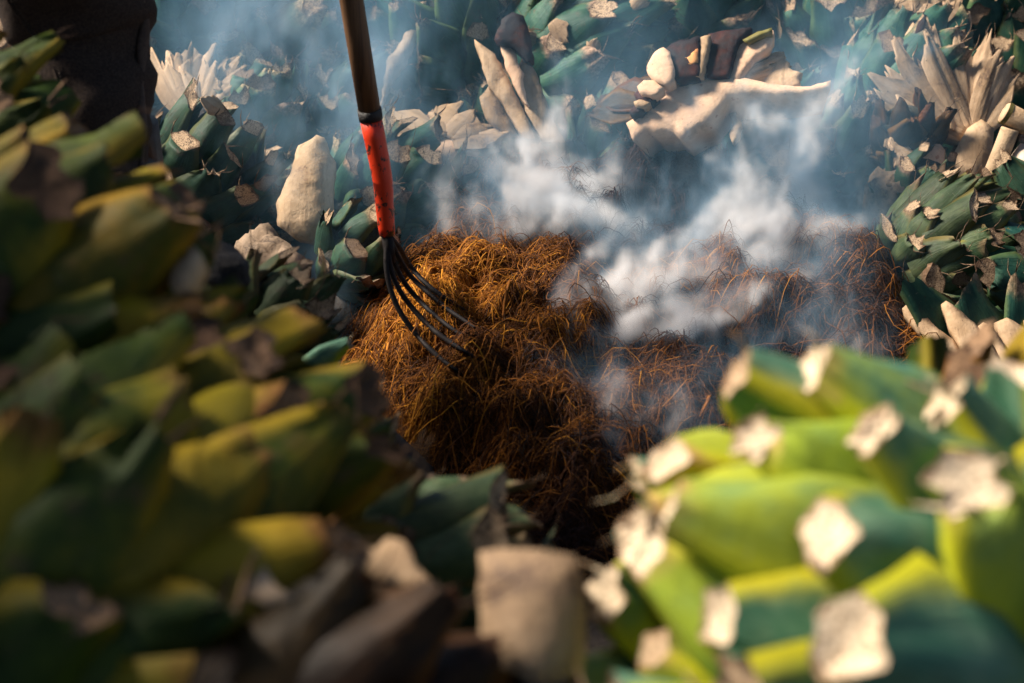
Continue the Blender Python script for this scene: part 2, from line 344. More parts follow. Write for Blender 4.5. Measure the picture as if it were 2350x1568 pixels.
# ------------------------------------------------------------------ cut slabs traced at their own distance with real thickness
def chunk_geo(pts, thick, dome=.02, bump=.006, seed=0, step=None):
    rs = np.random.RandomState(seed); pts = [Vector(p) for p in pts]; n = len(pts)
    # smooth and roughen the outline
    out = []
    for i in range(n):
        a, b = pts[i], pts[(i + 1) % n]; L_ = (b - a).length; m = max(1, int(L_ / (step or .014)))
        for q in range(m):
            p = a.lerp(b, q / m); d_ = (b - a).orthogonal().normalized(); out.append(p + d_ * (rs.rand() - .5) * bump * .9)
    xs = [p.x for p in out]; ys = [p.y for p in out]; st = step or .014
    poly = np.array([(p.x, p.y) for p in out])
    gx = np.arange(min(xs), max(xs), st); gy = np.arange(min(ys), max(ys), st); inner = []
    A = poly; B = np.roll(poly, -1, 0)
    def dist(p):
        ab = B - A; t = np.clip(((p - A) * ab).sum(1) / np.maximum((ab * ab).sum(1), 1e-12), 0, 1); q = A + ab * t[:, None]
        return np.sqrt(((p - q) ** 2).sum(1)).min()
    def inside(p):
        c = ((A[:, 1] > p[1]) != (B[:, 1] > p[1])) & (p[0] < (B[:, 0] - A[:, 0]) * (p[1] - A[:, 1]) / (B[:, 1] - A[:, 1] + 1e-12) + A[:, 0]); return c.sum() % 2 == 1
    for x in gx:
        for y in gy:
            p = np.array([x, y]) + (rs.rand(2) - .5) * st * .6
            if inside(p) and dist(p) > st * .55: inner.append(p)
    co = [Vector(p) for p in poly] + [Vector(p) for p in inner]; m = len(out)
    v2, e2, f2, ov, oe, of = delaunay_2d_cdt(co, [(i, (i + 1) % m) for i in range(m)], [], 1, 1e-6)
    V = []; k = len(v2); dd = [dist(np.array(p)) for p in v2]
    for p, d_ in zip(v2, dd):
        V.append((p[0], p[1], dome * min(1, d_ / .035) ** .5 + (rs.rand() - .5) * bump * min(1, d_ / .01) + .5 * bump * math.sin(60 * p[0]) * math.sin(47 * p[1] + 1)))
    F = [tuple(f) for f in f2]
    cx = sum(p[0] for p in v2) / k; cy_ = sum(p[1] for p in v2) / k
    for p, d_ in zip(v2, dd): V.append((cx + (p[0] - cx) * .88, cy_ + (p[1] - cy_) * .88, -thick))
    F += [tuple(k + i for i in reversed(f)) for f in f2]
    from collections import Counter
    ec = Counter()
    for f in f2:
        for i in range(len(f)): ec[(f[i], f[(i + 1) % len(f)])] += 1
    for (a, b) in ec:
        if (b, a) not in ec: F.append((b, a, k + a, k + b))
    return V, F
def facing(u, v, d, tilt=0., yaw=0., roll=0.):
    """basis of a plane that faces the viewer, leaning back by tilt and turned by yaw (degrees)"""
    m = Matrix.Rotation(R_(roll), 3, 'Z'); base = Matrix((CR, CU, -CF)).transposed()
    base = base @ Matrix.Rotation(R_(yaw), 3, 'Y') @ Matrix.Rotation(R_(-tilt), 3, 'X') @ m
    M4 = base.to_4x4(); M4.translation = P(u, v, d); return M4
def px_chunk(name, pts, d, thick, mat, parent=None, tilt=20., yaw=0., dome=.02, bump=.006, seed=0, off=0., step=None):
    u0 = sum(p[0] for p in pts) / len(pts); v0 = sum(p[1] for p in pts) / len(pts); s = d / FPX
    loc = [((p[0] - u0) * s / math.cos(R_(yaw)), -(p[1] - v0) * s / math.cos(R_(tilt))) for p in pts]
    V, F = chunk_geo(loc, thick, dome, bump, seed, step)
    o = mesh_obj(name, V, F, mat, None); mw = facing(u0, v0, d + off, tilt, yaw)
    if parent: o.parent = parent; o.matrix_basis = Matrix.Translation(parent.location).inverted() @ mw
    else: o.matrix_basis = mw
    return o
def blade_mesh(W, L, T, seed, mats, jag=.3, root=.45):
    rs = np.random.RandomState(seed); NC, NR = 13, 14; V, F = [], []; bendv = (rs.rand() - .5) * .18
    cc = np.linspace(-1, 1, NC); pk = rs.uniform(-.5, .5); jl = 1 - .42 * np.abs(cc - pk) ** 1.2 - jag * (rs.rand(NC) ** 3); gro = rs.randn(NC) * .35
    for side in (1, -1):
        for r in range(NR):
            t = r / (NR - 1)
            for c in range(NC):
                u = cc[c]; tt = t * (1 + (jl[c] - 1) * t ** 1.5)
                w_ = W * np.interp(tt, [0, .35, .7, 1], [root, .95, 1, .38]); th = T * (1 - .7 * tt) * (1 - u * u) ** .5
                V.append((u * w_ + bendv * L * tt * tt + .03 * W * math.sin(9 * tt + seed), L * tt, side * th + .22 * L * bendv * tt * tt + gro[c] * T * (.2 + .5 * tt) - .30 * W * u * u * tt + .25 * T * math.sin(5 * tt + 2 * u)))
    k = NC * NR; g = lambda s, r, c: s * k + r * NC + c
    for r in range(NR - 1):
        for c in range(NC - 1):
            F.append((g(0, r, c), g(0, r, c + 1), g(0, r + 1, c + 1), g(0, r + 1, c))); F.append((g(1, r, c), g(1, r + 1, c), g(1, r + 1, c + 1), g(1, r, c + 1)))
    for c in range(NC - 1):
        F.append((g(0, NR - 1, c), g(0, NR - 1, c + 1), g(1, NR - 1, c + 1), g(1, NR - 1, c))); F.append((g(0, 0, c), g(1, 0, c), g(1, 0, c + 1), g(0, 0, c + 1)))
    return mesh_obj('split_leaf', V, F, mats, 'mesh')
BLADES = {m: [blade_mesh(.036, .2, .013, 50 + i, [M[m]], .10 + .08 * (i % 3), .6) for i in range(5)] for m in ('cream', 'cream_grey', 'charflesh', 'white')}
def fan(label, u, v, d, a0, a1, n, L, mats, tilt=15, yaw=0, wid=1., core_r=.05, spread=.18, seed=0, group='split agave hearts', back='broad', nback=5, core='cream_core', squash=1.):
    """a heart split lengthwise: cut leaf bases fanning out from a piece of the core, green bases behind"""
    rs = np.random.RandomState(seed + 11); mw = facing(u, v, d, tilt, yaw); root = empty('split_agave_heart', mw.translation, label, 'split agave', group)
    rot = mw.to_3x3().to_4x4(); SUPPORT.append((mw.translation.x, mw.translation.y, mw.translation.z - core_r * 1.6, core_r))
    V, F = chunk_geo([(math.cos(a) * core_r * (1 + .2 * math.sin(3 * a + seed)), math.sin(a) * core_r * .85) for a in np.linspace(0, 6.28, 14)[:-1]], .09, .02, .005, seed)
    o = mesh_obj('core', V, F, M[core], root); o.matrix_basis = rot
    for i in range(n):
        a = R_(a0 + (a1 - a0) * (i + .5) / n + (rs.rand() - .5) * 8); m = mats[rs.randint(len(mats))]
        lf = link(bpy.data.objects.new('split_leaf', BLADES[m][rs.randint(5)]), root)
        ll = L * (.75 + .4 * rs.rand()); Y = Vector((math.cos(a), math.sin(a) * squash, spread * (rs.rand() - .3))).normalized(); X = Y.cross(Vector((0, 0, 1))).normalized()
        tw = R_((rs.rand() - .5) * 50); Z = X.cross(Y); X, Z = X * math.cos(tw) + Z * math.sin(tw), Z * math.cos(tw) - X * math.sin(tw)
        lf.matrix_basis = rot @ basis(X, Y, Z, Y * core_r * .55 + Vector((0, 0, .008 * rs.rand()))) @ Matrix.Diagonal((wid * (1.1 + .6 * rs.rand()), ll / .2, 1, 1))
    for i in range(nback):
        a = R_(a0 + (a1 - a0) * (i + .5) / max(nback, 1)); Y = Vector((math.cos(a), math.sin(a), -.35)).normalized(); Z = Vector((-Y.z * math.cos(a), -Y.z * math.sin(a), -1)).normalized() * -1
        X = Y.cross(Z).normalized(); Z = X.cross(Y)
        lf = link(bpy.data.objects.new('leaf_base', STYLE[back][rs.randint(5)]), root)
        lf.matrix_basis = rot @ basis(X, Y, Z, Y * core_r * .5 + Vector((0, 0, -.05))) @ Matrix.Diagonal((.9, 1.2 * L / .2, .9, 1))
    return root

# ------------------------------------------------------------------ layout of the hearts: label, u, v, depth, radius, axis, style, options
HEARTS = [
 ('dark green agave heart with broad cut leaf bases beside the trouser leg', 452, 415, 3.25, .140, (.25, .55, .6), 'dark', dict(n=60, seed=3, lean=16)),
 ('agave heart at the top edge of the pile next to the trousers', 440, -25, 3.72, .16, (.05, .85, .4), 'broad', dict(n=64, seed=5)),
 ('smoke veiled agave heart between the trousers and the fork handle', 690, 110, 3.85, .20, (.3, .45, .75), 'teal', dict(seed=2)),
 ('agave heart with dry cut tips below the splayed cream fan of leaves', 585, 275, 3.62, .125, (.15, .8, .5), 'broad', dict(n=56, seed=9)),
 ('pointed scale agave heart just behind the wooden fork handle', 1010, 120, 3.85, .20, (-.25, .45, .7), 'teal', dict(seed=4)),
 ('large agave heart with overlapping fish scale leaves behind the white smoke', 1345, 165, 3.78, .215, (.55, .35, .65), 'teal', dict(n=84, seed=8, lean=12)),
 ('agave heart low in the pile behind the orange socket of the fork', 890, 455, 3.38, .15, (.3, .45, .6), 'broad', dict(n=60, seed=1)),
 ('upright agave heart above the big cream half heart', 1610, 5, 3.98, .165, (.05, .85, .45), 'teal', dict(n=64, seed=7)),
 ('blue shaded agave heart standing beside the big cream half heart', 1945, 105, 3.88, .165, (-.1, .8, .5), 'broad', dict(n=64, seed=6)),
 ('agave heart in the shade beneath the big cream half heart', 1770, 350, 3.58, .15, (.2, .5, .65), 'broad', dict(n=60, seed=12)),
 ('agave heart with long cream machete cuts next to the burnt one', 2080, 205, 3.66, .165, (.35, .8, .3), 'broad', dict(n=64, seed=14, lean=13)),
 ('small agave heart sunk in the thick white smoke', 1440, 345, 3.55, .13, (.1, .6, .6), 'dark', dict(n=56, seed=13)),
 ('small charred agave heart with brown cut leaf stumps', 2075, 315, 3.42, .075, (.0, .35, .9), 'burnt', dict(n=40, seed=15)),
 ('olive agave heart with tight rows of scorched leaves beside the fibre heap', 2165, 585, 3.08, .135, (.55, .5, .5), 'olive', dict(n=76, seed=16, lean=12, size=.82)),
 ('teal agave heart with wide leaves above the cream fan by the fibre', 2345, 650, 3.0, .10, (-.75, .2, .5), 'broad', dict(n=40, seed=17, size=1.25)),
 ('dark agave heart wedged under the pale dry stem', 2365, 480, 3.22, .10, (-.3, .6, .6), 'dark', dict(n=44, seed=18)),
 ('pale torn agave heart in the top corner above the cream stalk', 2230, 15, 3.95, .17, (-.2, .7, .5), 'broad', dict(n=64, seed=19)),
 ('small olive agave heart with frayed cuts against the rim of the fibre', 640, 725, 2.28, .075, (.35, .65, .45), 'olive', dict(n=44, seed=20, size=1.1)),
 ('agave heart with one charred stump beside the white flesh block', 815, 585, 3.05, .085, (.2, .3, .9), 'dark', dict(n=40, seed=21)),
 ('agave heart between the white flesh block and the trouser leg heart', 610, 470, 3.45, .11, (.5, .4, .6), 'broad', dict(n=48, seed=22)),
 ('small agave heart behind the burnt one over the white smoke', 1935, 330, 3.55, .11, (.1, .7, .6), 'teal', dict(n=48, seed=23)),
 ('agave heart behind the brown tipped leaf bundle', 1180, 60, 3.98, .16, (.1, .7, .6), 'teal', dict(n=60, seed=24)),
 ('small dark agave heart under the pale dirt patch', 2110, 440, 3.3, .075, (.1, .4, .8), 'dark', dict(n=36, seed=25)),
 ('yellowing agave heart heaped below the trouser leg', -20, 830, 1.36, .165, (.75, .55, -.30), 'yellow', dict(n=96, seed=31, size=1.15, lean=16, group='agave hearts heaped at the rim')),
 ('olive and orange agave heart with a grey cut stump in the rim heap', 400, 1165, 1.27, .125, (.85, .30, -.25), 'yellow', dict(n=84, seed=33, size=1.2, lean=16, group='agave hearts heaped at the rim')),
 ('low green agave heart with one long cream cut beside the fibre', 965, 1335, 1.55, .105, (.85, .35, -.15), 'olive', dict(n=60, seed=34, size=.9, lean=13, group='agave hearts heaped at the rim')),
 ('dry brown agave heart at the bottom edge of the view', 740, 1830, 1.05, .12, (.85, .40, -.25), 'burnt', dict(n=80, seed=35, size=1.15, lean=15, group='agave hearts heaped at the rim')),
 ('dark agave heart in the shaded bottom corner', 130, 1420, 1.12, .165, (.55, .65, -.45), 'yellow', dict(n=90, seed=36, size=1.2, lean=15, group='agave hearts heaped at the rim')),
 ('big bright green agave heart with fresh cream cuts', 2010, 1455, 1.13, .158, (-.74, .34, .42), 'bright', dict(n=96, seed=41, size=1.22, lean=13, group='agave hearts heaped at the rim')),
 ('shaded agave heart under the trousers at the edge of the view', -90, 440, 1.75, .13, (.7, .6, -.2), 'yellow', dict(n=70, seed=47, lean=8, group='agave hearts heaped at the rim')),
 ('little agave heart with dry tips between the rim heap and the fibre', 745, 1010, 1.8, .07, (.55, .5, .5), 'olive', dict(n=50, seed=44, group='agave hearts heaped at the rim')),
 ('dark olive agave heart behind the big bright green one', 2430, 1180, 1.36, .14, (.2, .8, .4), 'yellow', dict(n=56, seed=42, group='agave hearts heaped at the rim')),
]
BURIED = [('buried agave heart behind the heart next to the trousers', 520, 60, 4.05, .16), ('buried agave heart touching the edge of the fork handle', 830, 30, 4.1, .18), ('buried agave heart in the blue veil beside the fork handle', 800, 270, 3.75, .14),
 ('buried agave heart between the torn pale fan and the brown tipped bundle', 1180, 330, 3.7, .13), ('buried agave heart showing over the top of the fish scale heart', 1500, 170, 4.0, .15), ('buried agave heart directly behind the blackened stumps', 1690, 130, 4.1, .14), ('buried agave heart above the blue shaded one', 2000, 20, 4.1, .15),
 ('buried agave heart behind the tall radial split heart', 2330, 200, 3.9, .15), ('small buried agave heart at the foot of the torn pale fan', 1060, 440, 3.55, .10), ('small buried agave heart behind the fibre under the half heart', 1620, 420, 3.6, .09), ('buried agave heart hidden by the trouser leg', 250, 130, 3.8, .17), ('buried agave heart under the pale split one behind the trousers', 60, 120, 3.7, .16), ('buried agave heart beneath the charred one by the cream stalk', 2230, 420, 3.6, .12)]
SHADE_HEAP = [('agave heart low in the added shade heap beside the rim', -1.02, .62, .92, .19), ('agave heart near the trousers in the added shade heap', -1.10, 1.28, .98, .20), ('agave heart in the middle of the added shade heap', -1.12, .95, 1.22, .20), ('agave heart in front of the added shade heap', -.98, .30, 1.12, .19), ('topmost agave heart of the added shade heap', -1.12, .78, 1.56, .20), ('upper agave heart of the added shade heap by the person', -1.16, 1.18, 1.50, .19), ('upper agave heart of the added shade heap behind the viewer', -1.05, .38, 1.46, .18)]  # unseen heap beyond the view, added to keep sun off the rim heap
for _, u, v, d, R, *_r in HEARTS:
    c = P(u, v, d); SUPPORT.append((c.x, c.y, c.z - R * .98, R))
for _, x, y, z, R in SHADE_HEAP[:4]: SUPPORT.append((x, y, z - R * .98, R))
for _, u, v, d, R in BURIED:
    c = P(u, v, d); SUPPORT.append((c.x, c.y, c.z - R * .98, R))
FEET = [(-.66, 2.24, .47), (-1.0, 2.02, .47)]
for fx, fy, fz in FEET: SUPPORT.append((fx, fy, fz - .01, .11))

# ------------------------------------------------------------------ ground
def ground_z(x, y):
    x = np.asarray(x, float); y = np.asarray(y, float)
    z = .56 * sstep(1.62 - y, 0, .7)
    z = np.maximum(z, .42 * sstep(-x - .72, 0, .35) * sstep(2.75 - y, 0, .5))
    z = np.maximum(z, .75 * sstep(y - 3.3, 0, 1.1))
    z = np.maximum(z, .55 * sstep(np.abs(x) - 1.35, 0, .9))
    z = z + .03 * fbm(x, y, .35, 3)
    for sx, sy, sz, sr in SUPPORT:
        z = np.maximum(z, sz + .012 - np.maximum(0, np.hypot(x - sx, y - sy) - sr * .45) * 1.4)
    return z
def axis_steps(a, b, st, far):
    c = np.arange(a, b + 1e-6, st); e = []; q = st
    p = b
    while p < far: q *= 1.35; p += q; e.append(p)
    f = []; q = st; p = a
    while p > -far: q *= 1.35; p -= q; f.append(p)
    return np.array(f[::-1] + list(c) + e)
gx = axis_steps(-1.9, 2.0, .035, 90); gy = axis_steps(.3, 4.6, .035, 90)
GX, GY = np.meshgrid(gx, gy, indexing='ij'); GZ = ground_z(GX, GY)
nx_, ny_ = GX.shape; idx = np.arange(nx_ * ny_).reshape(nx_, ny_)
gf = np.stack([idx[:-1, :-1], idx[1:, :-1], idx[1:, 1:], idx[:-1, 1:]], -1).reshape(-1, 4)
tag(mesh_obj('ground', np.stack([GX, GY, GZ], -1).reshape(-1, 3), gf.tolist(), M['soil']), kind='structure')

# ------------------------------------------------------------------ fibre heap
OUT = [(765, 660), (860, 560), (960, 470), (1040, 400), (1200, 385), (1400, 400), (1560, 385), (1720, 415), (1900, 455), (2010, 560), (2110, 640), (2170, 740), (2240, 850), (2250, 960), (1900, 1050), (1500, 1200), (1380, 1290), (1200, 1290), (1120, 1180), (960, 1090), (830, 1010), (780, 850)]
PX = np.array([tuple(G(u, v, .05))[:2] for u, v in OUT])
def poly_sd(x, y):
    sh = np.shape(x); x = np.ravel(x); y = np.ravel(y); d = np.full(x.shape, 1e9); c = np.zeros(x.shape, int)
    for i in range(len(PX)):
        a = PX[i]; b = PX[(i + 1) % len(PX)]; ab = b - a
        t = np.clip(((x - a[0]) * ab[0] + (y - a[1]) * ab[1]) / (ab @ ab), 0, 1)
        d = np.minimum(d, np.hypot(x - a[0] - t * ab[0], y - a[1] - t * ab[1]))
        c += ((a[1] > y) != (b[1] > y)) & (x < ab[0] * (y - a[1]) / (ab[1] + 1e-12) + a[0])
    return np.where(c % 2 == 1, d, -d).reshape(sh)
LUMPS = [(1090, 640, .15, .06), (1000, 560, .14, .05), (1150, 930, .16, .04), (1640, 730, .20, .12), (1330, 740, .17, .10), (1080, 420, .10, .05), (1560, 420, .2, .14), (1900, 620, .24, .14), (1480, 880, .15, .03), (2080, 780, .15, .05), (880, 760, .15, .04), (1300, 480, .18, .10)]
HOLES = [(1520, 560, .17, .10), (1680, 520, .15, .08), (1260, 620, .10, .07), (1400, 640, .14, .06), (1280, 1190, .12, .05), (1240, 840, .08, .03), (1420, 760, .09, .03), (1760, 880, .12, .04)]
LW = [(G(u, v, .1), r, h) for u, v, r, h in LUMPS]; HW = [(G(u, v, .07), r, h) for u, v, r, h in HOLES]
def mound_z(x, y):
    s = poly_sd(x, y); e = sstep(s, -.02, .18)
    z = -.03 + .14 * e + e * (.08 * fbm(x, y, .22, 21, 2) + .075 * fbm(x, y, .075, 31, 3))
    for c, r, h in LW: z = z + .42 * h * np.exp(-((x - c.x) ** 2 + (y - c.y) ** 2) / (r * r) * 1.6)
    for c, r, h in HW: z = z - .22 * h * np.exp(-((x - c.x) ** 2 + (y - c.y) ** 2) / (r * r) * 1.6)
    return z
def on_heap(u, v, lift=0.):
    dq = CF + CR * ((u - 1174.5) / FPX) + CU * (-(v - 784) / FPX); t = np.arange(1.9, 3.9, .004)
    k = np.nonzero(CAM_Z + dq.z * t < mound_z(dq.x * t, dq.y * t) + lift)[0]; return CO + dq * float(t[k[0]] if len(k) else 3.2)
def char_at(x, y):
    q = np.zeros(np.shape(x))
    for (u, v, r) in ((1530, 560, .20), (1690, 520, .19), (1400, 610, .15), (1600, 480, .15), (1290, 1190, .10), (1780, 870, .10)):
        c = G(u, v, .08); q = q + np.exp(-((x - c.x) ** 2 + (y - c.y) ** 2) / (r * r) * 1.5)
    return np.clip(q + .5 * fbm(x, y, .12, 77), 0, 1)
mx = np.arange(PX[:, 0].min() - .05, PX[:, 0].max() + .05, .012); my = np.arange(PX[:, 1].min() - .05, PX[:, 1].max() + .05, .012)
MX, MY = np.meshgrid(mx, my, indexing='ij'); MZ = mound_z(MX, MY); SD = poly_sd(MX, MY)
idx = np.arange(MX.size).reshape(MX.shape); q4 = np.stack([idx[:-1, :-1], idx[1:, :-1], idx[1:, 1:], idx[:-1, 1:]], -1).reshape(-1, 4)
keep = (SD.ravel()[q4] > -.03).any(1); q4 = q4[keep]; used, inv = np.unique(q4, return_inverse=True)
bed = mesh_obj('fibre_heap', np.stack([MX, MY, MZ], -1).reshape(-1, 3)[used], inv.reshape(-1, 4).tolist(), M['bed'])
bed.data.attributes.new('char', 'FLOAT', 'POINT').data.foreach_set('value', char_at(MX, MY).ravel()[used])
tag(bed, 'smouldering heap of orange brown agave fibre in the pit', 'fibre heap', kind='stuff')

rs = np.random.RandomState(5)
def strands(nt, per, seed, Lr, wr, lift, spread, tone_mu, nr=8, xy=None):
    rs = np.random.RandomState(seed); lo = PX.min(0); hi = PX.max(0)
    tx = rs.uniform(lo[0], hi[0], nt * 3); ty = rs.uniform(lo[1], hi[1], nt * 3); ok = poly_sd(tx, ty) > .0; tx = tx[ok][:nt]; ty = ty[ok][:nt]; nt = len(tx)
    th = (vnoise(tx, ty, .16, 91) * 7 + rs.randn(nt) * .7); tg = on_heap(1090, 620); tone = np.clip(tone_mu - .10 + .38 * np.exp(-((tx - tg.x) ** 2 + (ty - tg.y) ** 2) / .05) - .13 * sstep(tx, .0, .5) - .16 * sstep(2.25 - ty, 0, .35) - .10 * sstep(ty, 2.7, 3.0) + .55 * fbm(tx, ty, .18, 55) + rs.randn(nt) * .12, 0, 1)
    ci = np.repeat(np.arange(nt), per); n = len(ci)
    sp = .012 + .03 * rs.rand(nt)
    x0 = tx[ci] + rs.randn(n) * sp[ci]; y0 = ty[ci] + rs.randn(n) * sp[ci]
    ang = th[ci] + rs.randn(n) * spread; L = rs.uniform(*Lr, n); curv = rs.randn(n) * 1.4 / L * .5; wv = rs.uniform(*wr, n) * (.7 + .6 * rs.rand(n))
    arch = np.abs(rs.randn(n)) * lift; tilt = rs.randn(n) * lift * .9; base = rs.uniform(-.008, .008, n)
    s = np.linspace(-.5, .5, nr)[None] * L[:, None]; a = ang[:, None] + curv[:, None] * s + .5 * np.sin(s * 55 + rs.rand(n)[:, None] * 6) * rs.rand(n)[:, None]
    ds = L[:, None] / (nr - 1); x = x0[:, None] + np.cumsum(np.cos(a), 1) * ds - .5 * L[:, None] * np.cos(ang)[:, None]; y = y0[:, None] + np.cumsum(np.sin(a), 1) * ds - .5 * L[:, None] * np.sin(ang)[:, None]
    t = np.linspace(0, 1, nr)[None]
    z = mound_z(x, y) + base[:, None] + arch[:, None] * np.sin(np.pi * t) + tilt[:, None] * (t - .3) + rs.randn(n, nr) * .0015
    pth = np.stack([x, y, z], -1); tan = np.gradient(pth, axis=1); tan /= np.linalg.norm(tan, axis=-1, keepdims=True) + 1e-9
    side = np.cross(tan, np.array([0, 0, 1.])); side /= np.linalg.norm(side, axis=-1, keepdims=True) + 1e-9; up = np.cross(side, tan)
    tap = (np.array([.5] + [1] * (nr - 2) + [.35]))[None, :, None] * wv[:, None, None] * .5
    V = np.stack([pth + side * tap, pth - side * tap * .7 + up * tap * .7, pth - side * tap * .5 - up * tap * .8], 2).reshape(-1, 3)
    i0 = (np.arange(n) * nr * 3)[:, None, None] + (np.arange(nr - 1) * 3)[None, :, None]; k = np.arange(3)[None, None]; k1 = (k + 1) % 3
    F = np.stack([i0 + k, i0 + k1, i0 + 3 + k1, i0 + 3 + k], -1).reshape(-1, 4)
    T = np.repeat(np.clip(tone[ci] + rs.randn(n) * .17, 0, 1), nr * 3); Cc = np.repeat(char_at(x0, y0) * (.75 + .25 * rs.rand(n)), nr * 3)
    return V, F, T, Cc
def big_mesh(name, parts, mat):
    o = 0; Vs, Fs, Ts, Cs = [], [], [], []
    for V, F, T, C_ in parts: Vs.append(V); Fs.append(F + o); Ts.append(T); Cs.append(C_); o += len(V)
    V = np.concatenate(Vs); F = np.concatenate(Fs)
    me = bpy.data.meshes.new(name); me.vertices.add(len(V)); me.vertices.foreach_set('co', V.ravel().astype(np.float32))
    me.loops.add(F.size); me.loops.foreach_set('vertex_index', F.ravel().astype(np.int32)); me.polygons.add(len(F))
    me.polygons.foreach_set('loop_start', np.arange(0, F.size, 4, dtype=np.int32)); me.update(calc_edges=True)
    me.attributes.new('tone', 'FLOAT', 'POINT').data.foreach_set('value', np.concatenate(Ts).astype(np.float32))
    me.attributes.new('char', 'FLOAT', 'POINT').data.foreach_set('value', np.concatenate(Cs).astype(np.float32))
    me.materials.append(mat); return bpy.data.objects.new(name, me)
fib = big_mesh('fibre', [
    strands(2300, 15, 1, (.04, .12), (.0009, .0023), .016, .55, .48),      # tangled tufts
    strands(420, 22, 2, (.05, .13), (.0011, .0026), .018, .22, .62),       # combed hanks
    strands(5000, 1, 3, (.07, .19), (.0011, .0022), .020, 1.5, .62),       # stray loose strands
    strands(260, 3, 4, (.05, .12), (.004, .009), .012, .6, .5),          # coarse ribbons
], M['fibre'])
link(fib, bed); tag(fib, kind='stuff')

# ------------------------------------------------------------------ hearts
for lab, u, v, d, R, ax, st, kw in HEARTS: heart(lab, u, v, d, R, ax, st, **kw)
for i, (lab, x, y, z, R) in enumerate(SHADE_HEAP):
    q = Vector((x, y, z)) - CO; dz_ = q.dot(CF); heart(lab, 1174.5 + q.x / dz_ * FPX, 784 - q.dot(CU) / dz_ * FPX, dz_, R, (.6, .6, -.2), 'yellow', n=60, seed=70 + i, lean=8, group='agave hearts heaped at the rim', cull=-2) if dz_ > .05 else None
for i, (lab, u, v, d, R) in enumerate(BURIED):
    rr = random.Random(i); heart(lab, u, v, d, R, (rr.uniform(-.4, .4), .7, .6), 'teal' if i % 2 else 'broad', n=56, seed=60 + i, group='agave hearts buried at the back of the pile')

# ------------------------------------------------------------------ split hearts and loose pieces
fan('splayed cream fan of split agave leaves above the dark green heart', 455, 285, 3.50, 48, 128, 13, .20, ['cream', 'cream', 'cream_grey'], tilt=18, seed=1, core_r=.045)
fan('pale torn agave fan lying behind the fork beside the smoke', 1015, 345, 3.42, 8, 160, 11, .15, ['cream', 'cream_grey', 'cream_grey'], tilt=40, seed=2, core_r=.05, squash=.75)
RAD = fan('tall radial split agave heart under the top corner', 2225, 330, 3.42, 50, 155, 16, .29, ['cream', 'cream_grey', 'cream_grey'], tilt=16, seed=3, core_r=.035, wid=.9, core='cream_grey')
px_chunk('core_face', [(2180, 410), (2192, 345), (2225, 292), (2262, 268), (2288, 292), (2276, 350), (2248, 405), (2215, 445), (2192, 440)], 3.36, .06, M['cream'], RAD, tilt=18, dome=.012, bump=.003, seed=2)
wf = empty('split_agave_heart', P(2240, 820, 2.72), 'wide cream fan of split leaves at the edge of the fibre heap', 'split agave', 'split agave hearts')
for i, (pts, off) in enumerate((
    ([(2080, 706), (2096, 694), (2118, 702), (2150, 748), (2186, 780), (2206, 822), (2240, 870), (2200, 850), (2160, 808), (2118, 765), (2090, 732)], .03),
    ([(2178, 698), (2192, 688), (2214, 708), (2246, 740), (2276, 790), (2300, 850), (2330, 915), (2280, 915), (2240, 860), (2206, 800), (2186, 745)], .0),
    ([(2252, 752), (2272, 740), (2292, 748), (2318, 810), (2340, 880), (2350, 920), (2318, 900), (2290, 830), (2268, 780)], -.012),
    ([(2296, 742), (2330, 728), (2370, 752), (2400, 820), (2420, 920), (2360, 925), (2330, 850), (2306, 780)], -.006),
    ([(2365, 735), (2410, 726), (2450, 780), (2470, 900), (2410, 905), (2385, 810)], .01))):
    px_chunk('split_leaf', pts, 2.72, .022, M['cream'], wf, tilt=34, dome=.008, bump=.003, seed=60 + i, off=off, step=.011)
px_chunk('core', [(2200, 880), (2280, 900), (2380, 905), (2440, 930), (2380, 960), (2280, 955), (2220, 925)], 2.70, .07, M['cream_core'], wf, tilt=50, dome=.02, bump=.004, seed=66)
for i, (pu, pv, ax_) in enumerate(((2150, 735, (-.5, .75, .1)), (2235, 745, (-.35, .9, .1)), (2330, 765, (-.1, .95, .1)))):
    Y = D(*ax_); Z = (D(.0, .3, .9) - Y * D(.0, .3, .9).dot(Y)).normalized() * -1; X = Y.cross(Z)
    lf = link(bpy.data.objects.new('leaf_base', STYLE['broad'][i]), wf); lf.matrix_basis = basis(X, Y, Z, P(pu + 30, pv + 60, 2.79) - P(2240, 820, 2.72)) @ Matrix.Diagonal((.8, 1.1, .8, 1))
fan('greyish torn agave heart beside the pale dry stem', 2130, 360, 3.36, 100, 215, 6, .10, ['cream', 'charflesh', 'cream_grey'], tilt=20, seed=5, core_r=.045, nback=3)
fan('pale split agave heart behind the trousers', 25, 150, 3.3, 40, 160, 7, .16, ['cream_grey', 'cream'], tilt=15, seed=6)
fan('shredded grey agave top above the stump rows', 2120, 95, 3.72, 40, 130, 7, .16, ['cream_grey', 'cream_grey', 'cream'], tilt=10, seed=7, core_r=.04)

